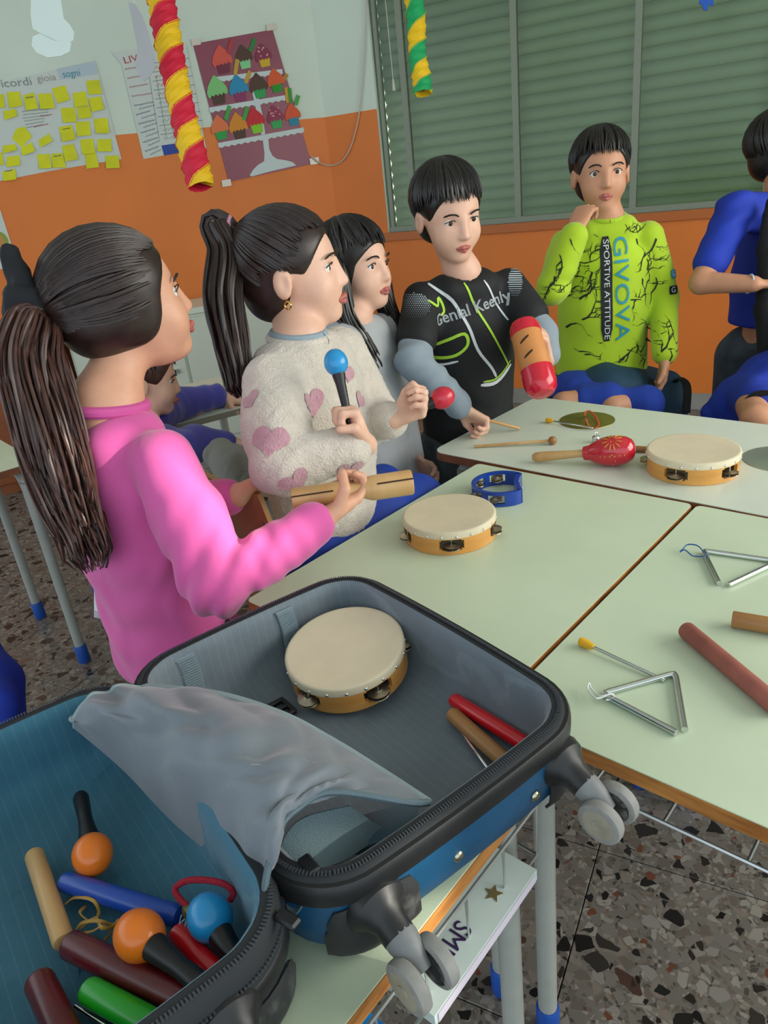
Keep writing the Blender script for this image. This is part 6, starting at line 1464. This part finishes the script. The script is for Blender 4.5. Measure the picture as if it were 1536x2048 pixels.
# cupcake poster
t = thing('cupcake_poster', 'maroon poster with paper cupcakes on a white three-tier cake stand', 'poster', tuple(LW(500, 210)))
M_maroon = mat('card_maroon', '#7c1f40', .38, var=.06, vscale=4, space='World')
C4 = [(386, 88), (545, 59), (623, 328), (457, 364)]
G = []
for i in range(9):
    v = i/8; G.append([LW(*((1-u)*((1-v)*np.array(C4[0])+v*np.array(C4[3]))+u*((1-v)*np.array(C4[1])+v*np.array(C4[2]))), .004+.002*math.sin(3*u)*v) for u in np.linspace(0, 1, 7)])
MB().grid(G, -.0012).build('card', M_maroon, t, 60)
cz = lambda x, y: (370+x/5.486, 40+y/5.486)
M_cream = mat('card_white', '#c2d0d0', .6)
tilt = math.radians(-11)
def rot(x, y): return (x*math.cos(tilt)-y*math.sin(tilt), x*math.sin(tilt)+y*math.cos(tilt))
def tray(x0, y0, x1, y1, h):
    n = 26; top_ = [(x0+(x1-x0)*i/n, y0+(y1-y0)*i/n) for i in range(n+1)]; bot = [(x0+(x1-x0)*i/n+8, y0+(y1-y0)*i/n+h+(9 if i % 2 else -7)) for i in range(n, -1, -1)]
    wpoly([cz(*p) for p in top_+bot], .0078, .0008, 'cake_tray', M_cream, t)
tray(335, 625, 1065, 538, 55); tray(262, 962, 1118, 822, 52); tray(360, 1350, 1300, 1178, 52)
wpoly([cz(*p) for p in ((735, 785), (790, 775), (850, 1040), (880, 1250), (840, 1260))], .0072, .0006, 'stand_stem', M_cream, t)
wpoly([cz(*p) for p in ((850, 1290), (912, 1280), (925, 1420), (960, 1490), (1010, 1525), (1110, 1540), (1180, 1560), (1220, 1595), (960, 1655), (725, 1718), (712, 1700), (750, 1640), (800, 1590), (868, 1550), (872, 1460))], .0072, .0006, 'stand_foot', M_cream, t)
cakes = [(400, 400, 230, '#d0503f', '#6e1d38'), (640, 375, 195, '#4a2f1f', '#7cc98a'), (855, 360, 190, '#7d2342', '#c9a21a'), (345, 735, 235, '#78bd74', '#4a2f22'), (582, 715, 220, '#0e86b0', '#84285c'), (800, 690, 205, '#4a3020', '#1f9a4a'), (990, 635, 195, '#d3521f', '#118a1c'), (375, 1150, 200, '#d8703f', '#1f9a44'), (578, 1130, 215, '#cf851a', '#4a2f22'), (768, 1070, 210, '#c01525', '#7fc41a'), (985, 1035, 190, '#8a2a4c', '#2aa04e'), (1175, 1010, 180, '#cf4f1f', '#0f7f9c')]
for k, (cx_, cy_, w, ic, cu) in enumerate(cakes):
    def Q(x, y): a, b = rot(x*w, y*w); return cz(cx_+a, cy_+b)
    cup = wpoly([Q(*p) for p in ((-.33, .25), (-.22, .34), (-.12, .25), (0, .34), (.12, .25), (.22, .34), (.33, .25), (.27, .82), (-.25, .82))], .0092, .0008, 'cupcake', mat('card_%d' % (k+20), cu, .6), t)
    wpoly([Q(*p) for p in ((-.06, -.55), (.02, -.55), (.14, -.38), (.32, -.18), (.46, .06), (.49, .28), (.42, .42), (.33, .38), (.27, .30), (.18, .42), (.09, .32), (0, .42), (-.1, .32), (-.2, .42), (-.28, .34), (-.38, .48), (-.47, .40), (-.49, .20), (-.40, -.08), (-.24, -.32))], .0104, .0008, 'icing', mat('card_%d' % k, ic, .6), cup)
    if k in (2, 10):
        mb = MB()
        for j in range(9):
            x, y = rnd.uniform(-.3, .3), rnd.uniform(-.35, .2); p = LW(*Q(x, y), .0114); mb.tube([p, p+LN3*.0006], .0045, 6)
        mb.build('sprinkles', mat('card_pinkdot', '#d89a9a', .6), cup)
for (x0, y0, x1, y1, c) in ((520, 210, 470, 370, '#a83038'), (765, 205, 715, 345, '#1f7a30'), (575, 430, 550, 600, '#b9952c'), (715, 560, 665, 690, '#b9952c'), (1118, 590, 1085, 660, '#b07a2a'), (490, 940, 445, 1095, '#3f9a3c'), (680, 955, 645, 1100, '#3f9a3c'), (1108, 740, 1130, 910, '#b9952c'), (1145, 745, 1160, 905, '#2a8a2a'), (1245, 825, 1215, 930, '#3f9a3c')):
    wline([cz(x0, y0), cz(x1, y1)], .022, .0116, 'paper_straw', mat('straw'+c, c, .6), t)
for (x, y) in ((391, 84), (541, 54), (628, 322), (452, 366)):
    wpoly([(x-9, y-5), (x+9, y-8), (x+11, y+5), (x-7, y+8)], .0105, .0003, 'clear_tape', mat('tape', '#c9c2b4', .25), t)
# small poster low on the left wall, books on the cabinet
t = thing('picture_sheet', 'white picture sheet with a colourful drawing at the left edge of the orange wall', 'poster', tuple(LW(-20, 480)))
wpoly([(-110, 425), (-6, 400), (36, 528), (8, 537), (-110, 560)], .004, .001, 'sheet', M_sheet, t)
for (r_, c, dx) in ((26, '#8a9a3a', -3), (19, '#b98a4a', -5), (10, '#5a2a20', -8)): wpoly([(dx+r_*.8*math.cos(a), 489+r_*math.sin(a)) for a in np.linspace(0, 6.283, 18, endpoint=False)], .0052+.0004*(26-r_)/8, .0004, 'drawing', mat('draw'+c, c, .7), t)
for k in range(3):
    th = [.022, .03, .018][k]; zz = .742+[0, .023, .054][k]
    mb = MB(); wbox(mb, lpt, 2.05+.02*k, 2.75-.03*k, zz, zz+th, .10+.01*k, .38-.01*k)
    tag(mb.build('book', mat('book%d' % k, ['#b9bba8', '#a8b0a6', '#b03a48'][k], .6), None, None), ['lowest flat pale book on the brown cabinet', 'grey book in the middle of the pile on the brown cabinet', 'thin red book on top of the pile on the brown cabinet'][k], 'book', 'books piled on the cabinet')
# ------------------------------------------------------------------ paper streamers and cut-outs hanging from the ceiling
def streamer(label, pts, w, wid, c1, c2, turns):
    P = [Pw(x, y, w) for x, y in pts]; top = P[0].copy(); C0 = catmull(P, 14); N = len(C0)
    t = thing('paper_streamer', label, 'streamer', tuple(P[-1]), None, 'twisted paper streamers')
    r = wid/1459*w/2
    for b_, m in ((0, c1), (1, c2)):
        G = []
        for i in range(N):
            s_ = i/(N-1); tg = unit(C0[min(i+1, N-1)]-C0[max(i-1, 0)]); u = unit(np.cross(tg, FW)); v = np.cross(tg, u); row_ = []
            for j in range(9):
                a = turns*2*math.pi*s_+b_*math.pi+(j/8)*math.pi*1.06; rr = r*(1+.06*math.sin(4*a+9*s_)+(.07 if j in (0, 8) else -.05*(j % 2)))*(1-.12*math.sin(turns*4*math.pi*s_)**2)
                row_.append(C0[i]+u*math.cos(a)*rr+v*math.sin(a)*rr*.8)
            G.append(row_)
        MB().grid(G, .0005).build('paper_band', m, t, 25)
    MB().tube([top, np.array([top[0], top[1], ZC-.002])], .0008, 5).build('thread', W_str, t)
    return t
M_cr = mat('crepe_red', '#d11438', .65, bump=.3, bscale=120); M_cy = mat('crepe_yellow', '#eec112', .65, bump=.3, bscale=120); M_cg = mat('crepe_green', '#12a35c', .65, bump=.3, bscale=120)
streamer('twisted red and yellow paper streamer hanging before the left wall', [(318, -40), (326, 20), (338, 90), (352, 160), (368, 235), (384, 300), (402, 374)], 2.5, 56, M_cr, M_cy, 4.4)
streamer('twisted green and yellow paper streamer hanging before the window', [(824, -30), (832, 30), (834, 80), (836, 120), (843, 155), (846, 187)], 2.9, 38, M_cy, M_cg, 2.6)
def cutout(name, label, cat, polys, w, m, cord=None):
    t = thing(name, label, cat, tuple(Pw(*polys[0][0], w)))
    for k, pl in enumerate(polys):
        a = [Pw(x, y, w-.004*k) for x, y in pl]; b = [p-FW*.0025 for p in a]; n = len(a)
        MB().add(a+b, [tuple(range(n))[::-1], tuple(range(n, 2*n))]+[(i, (i+1) % n, n+(i+1) % n, n+i) for i in range(n)]).build('card_piece', m, t, None)
    p = Pw(*polys[0][0], w); 
    if cord is not None: p = Pw(*cord, w)
    MB().tube([p, np.array([p[0], p[1], ZC-.002])], .0008, 5).build('thread', W_str, t); return t
cutout('paper_cutout', 'pale white card cut-out with rounded lobes hanging at the upper left', 'decoration', [[(64, -70), (112, -70), (122, 0), (128, 38), (140, 50), (149, 66), (147, 82), (138, 86), (112, 82), (86, 70), (66, 58), (62, 30)], [(66, 74), (80, 68), (110, 82), (143, 86), (140, 104), (122, 113), (96, 116), (74, 106), (64, 92)]], 2.3, mat('card_bluewhite', '#d6e6e2', .6))
cutout('paper_cutout', 'narrow grey card cut-out hanging beside the red and yellow streamer', 'decoration', [[(257, 6), (270, 8), (284, 30), (296, 62), (304, 92), (309, 115), (309, 138), (300, 154), (288, 163), (276, 148), (271, 126), (276, 100), (266, 50)]], 2.4, mat('card_grey', '#a9acb2', .7), (270, 8))
cutout('paper_cutout', 'small bright blue paper scrap at the top edge before the window', 'decoration', [[(1398, -30), (1426, -30), (1427, 12), (1418, 10), (1414, 22), (1406, 20), (1404, 10), (1398, 8)]], 3.0, mat('card_blue', '#2158b4', .6))
bpy.context.view_layer.update()
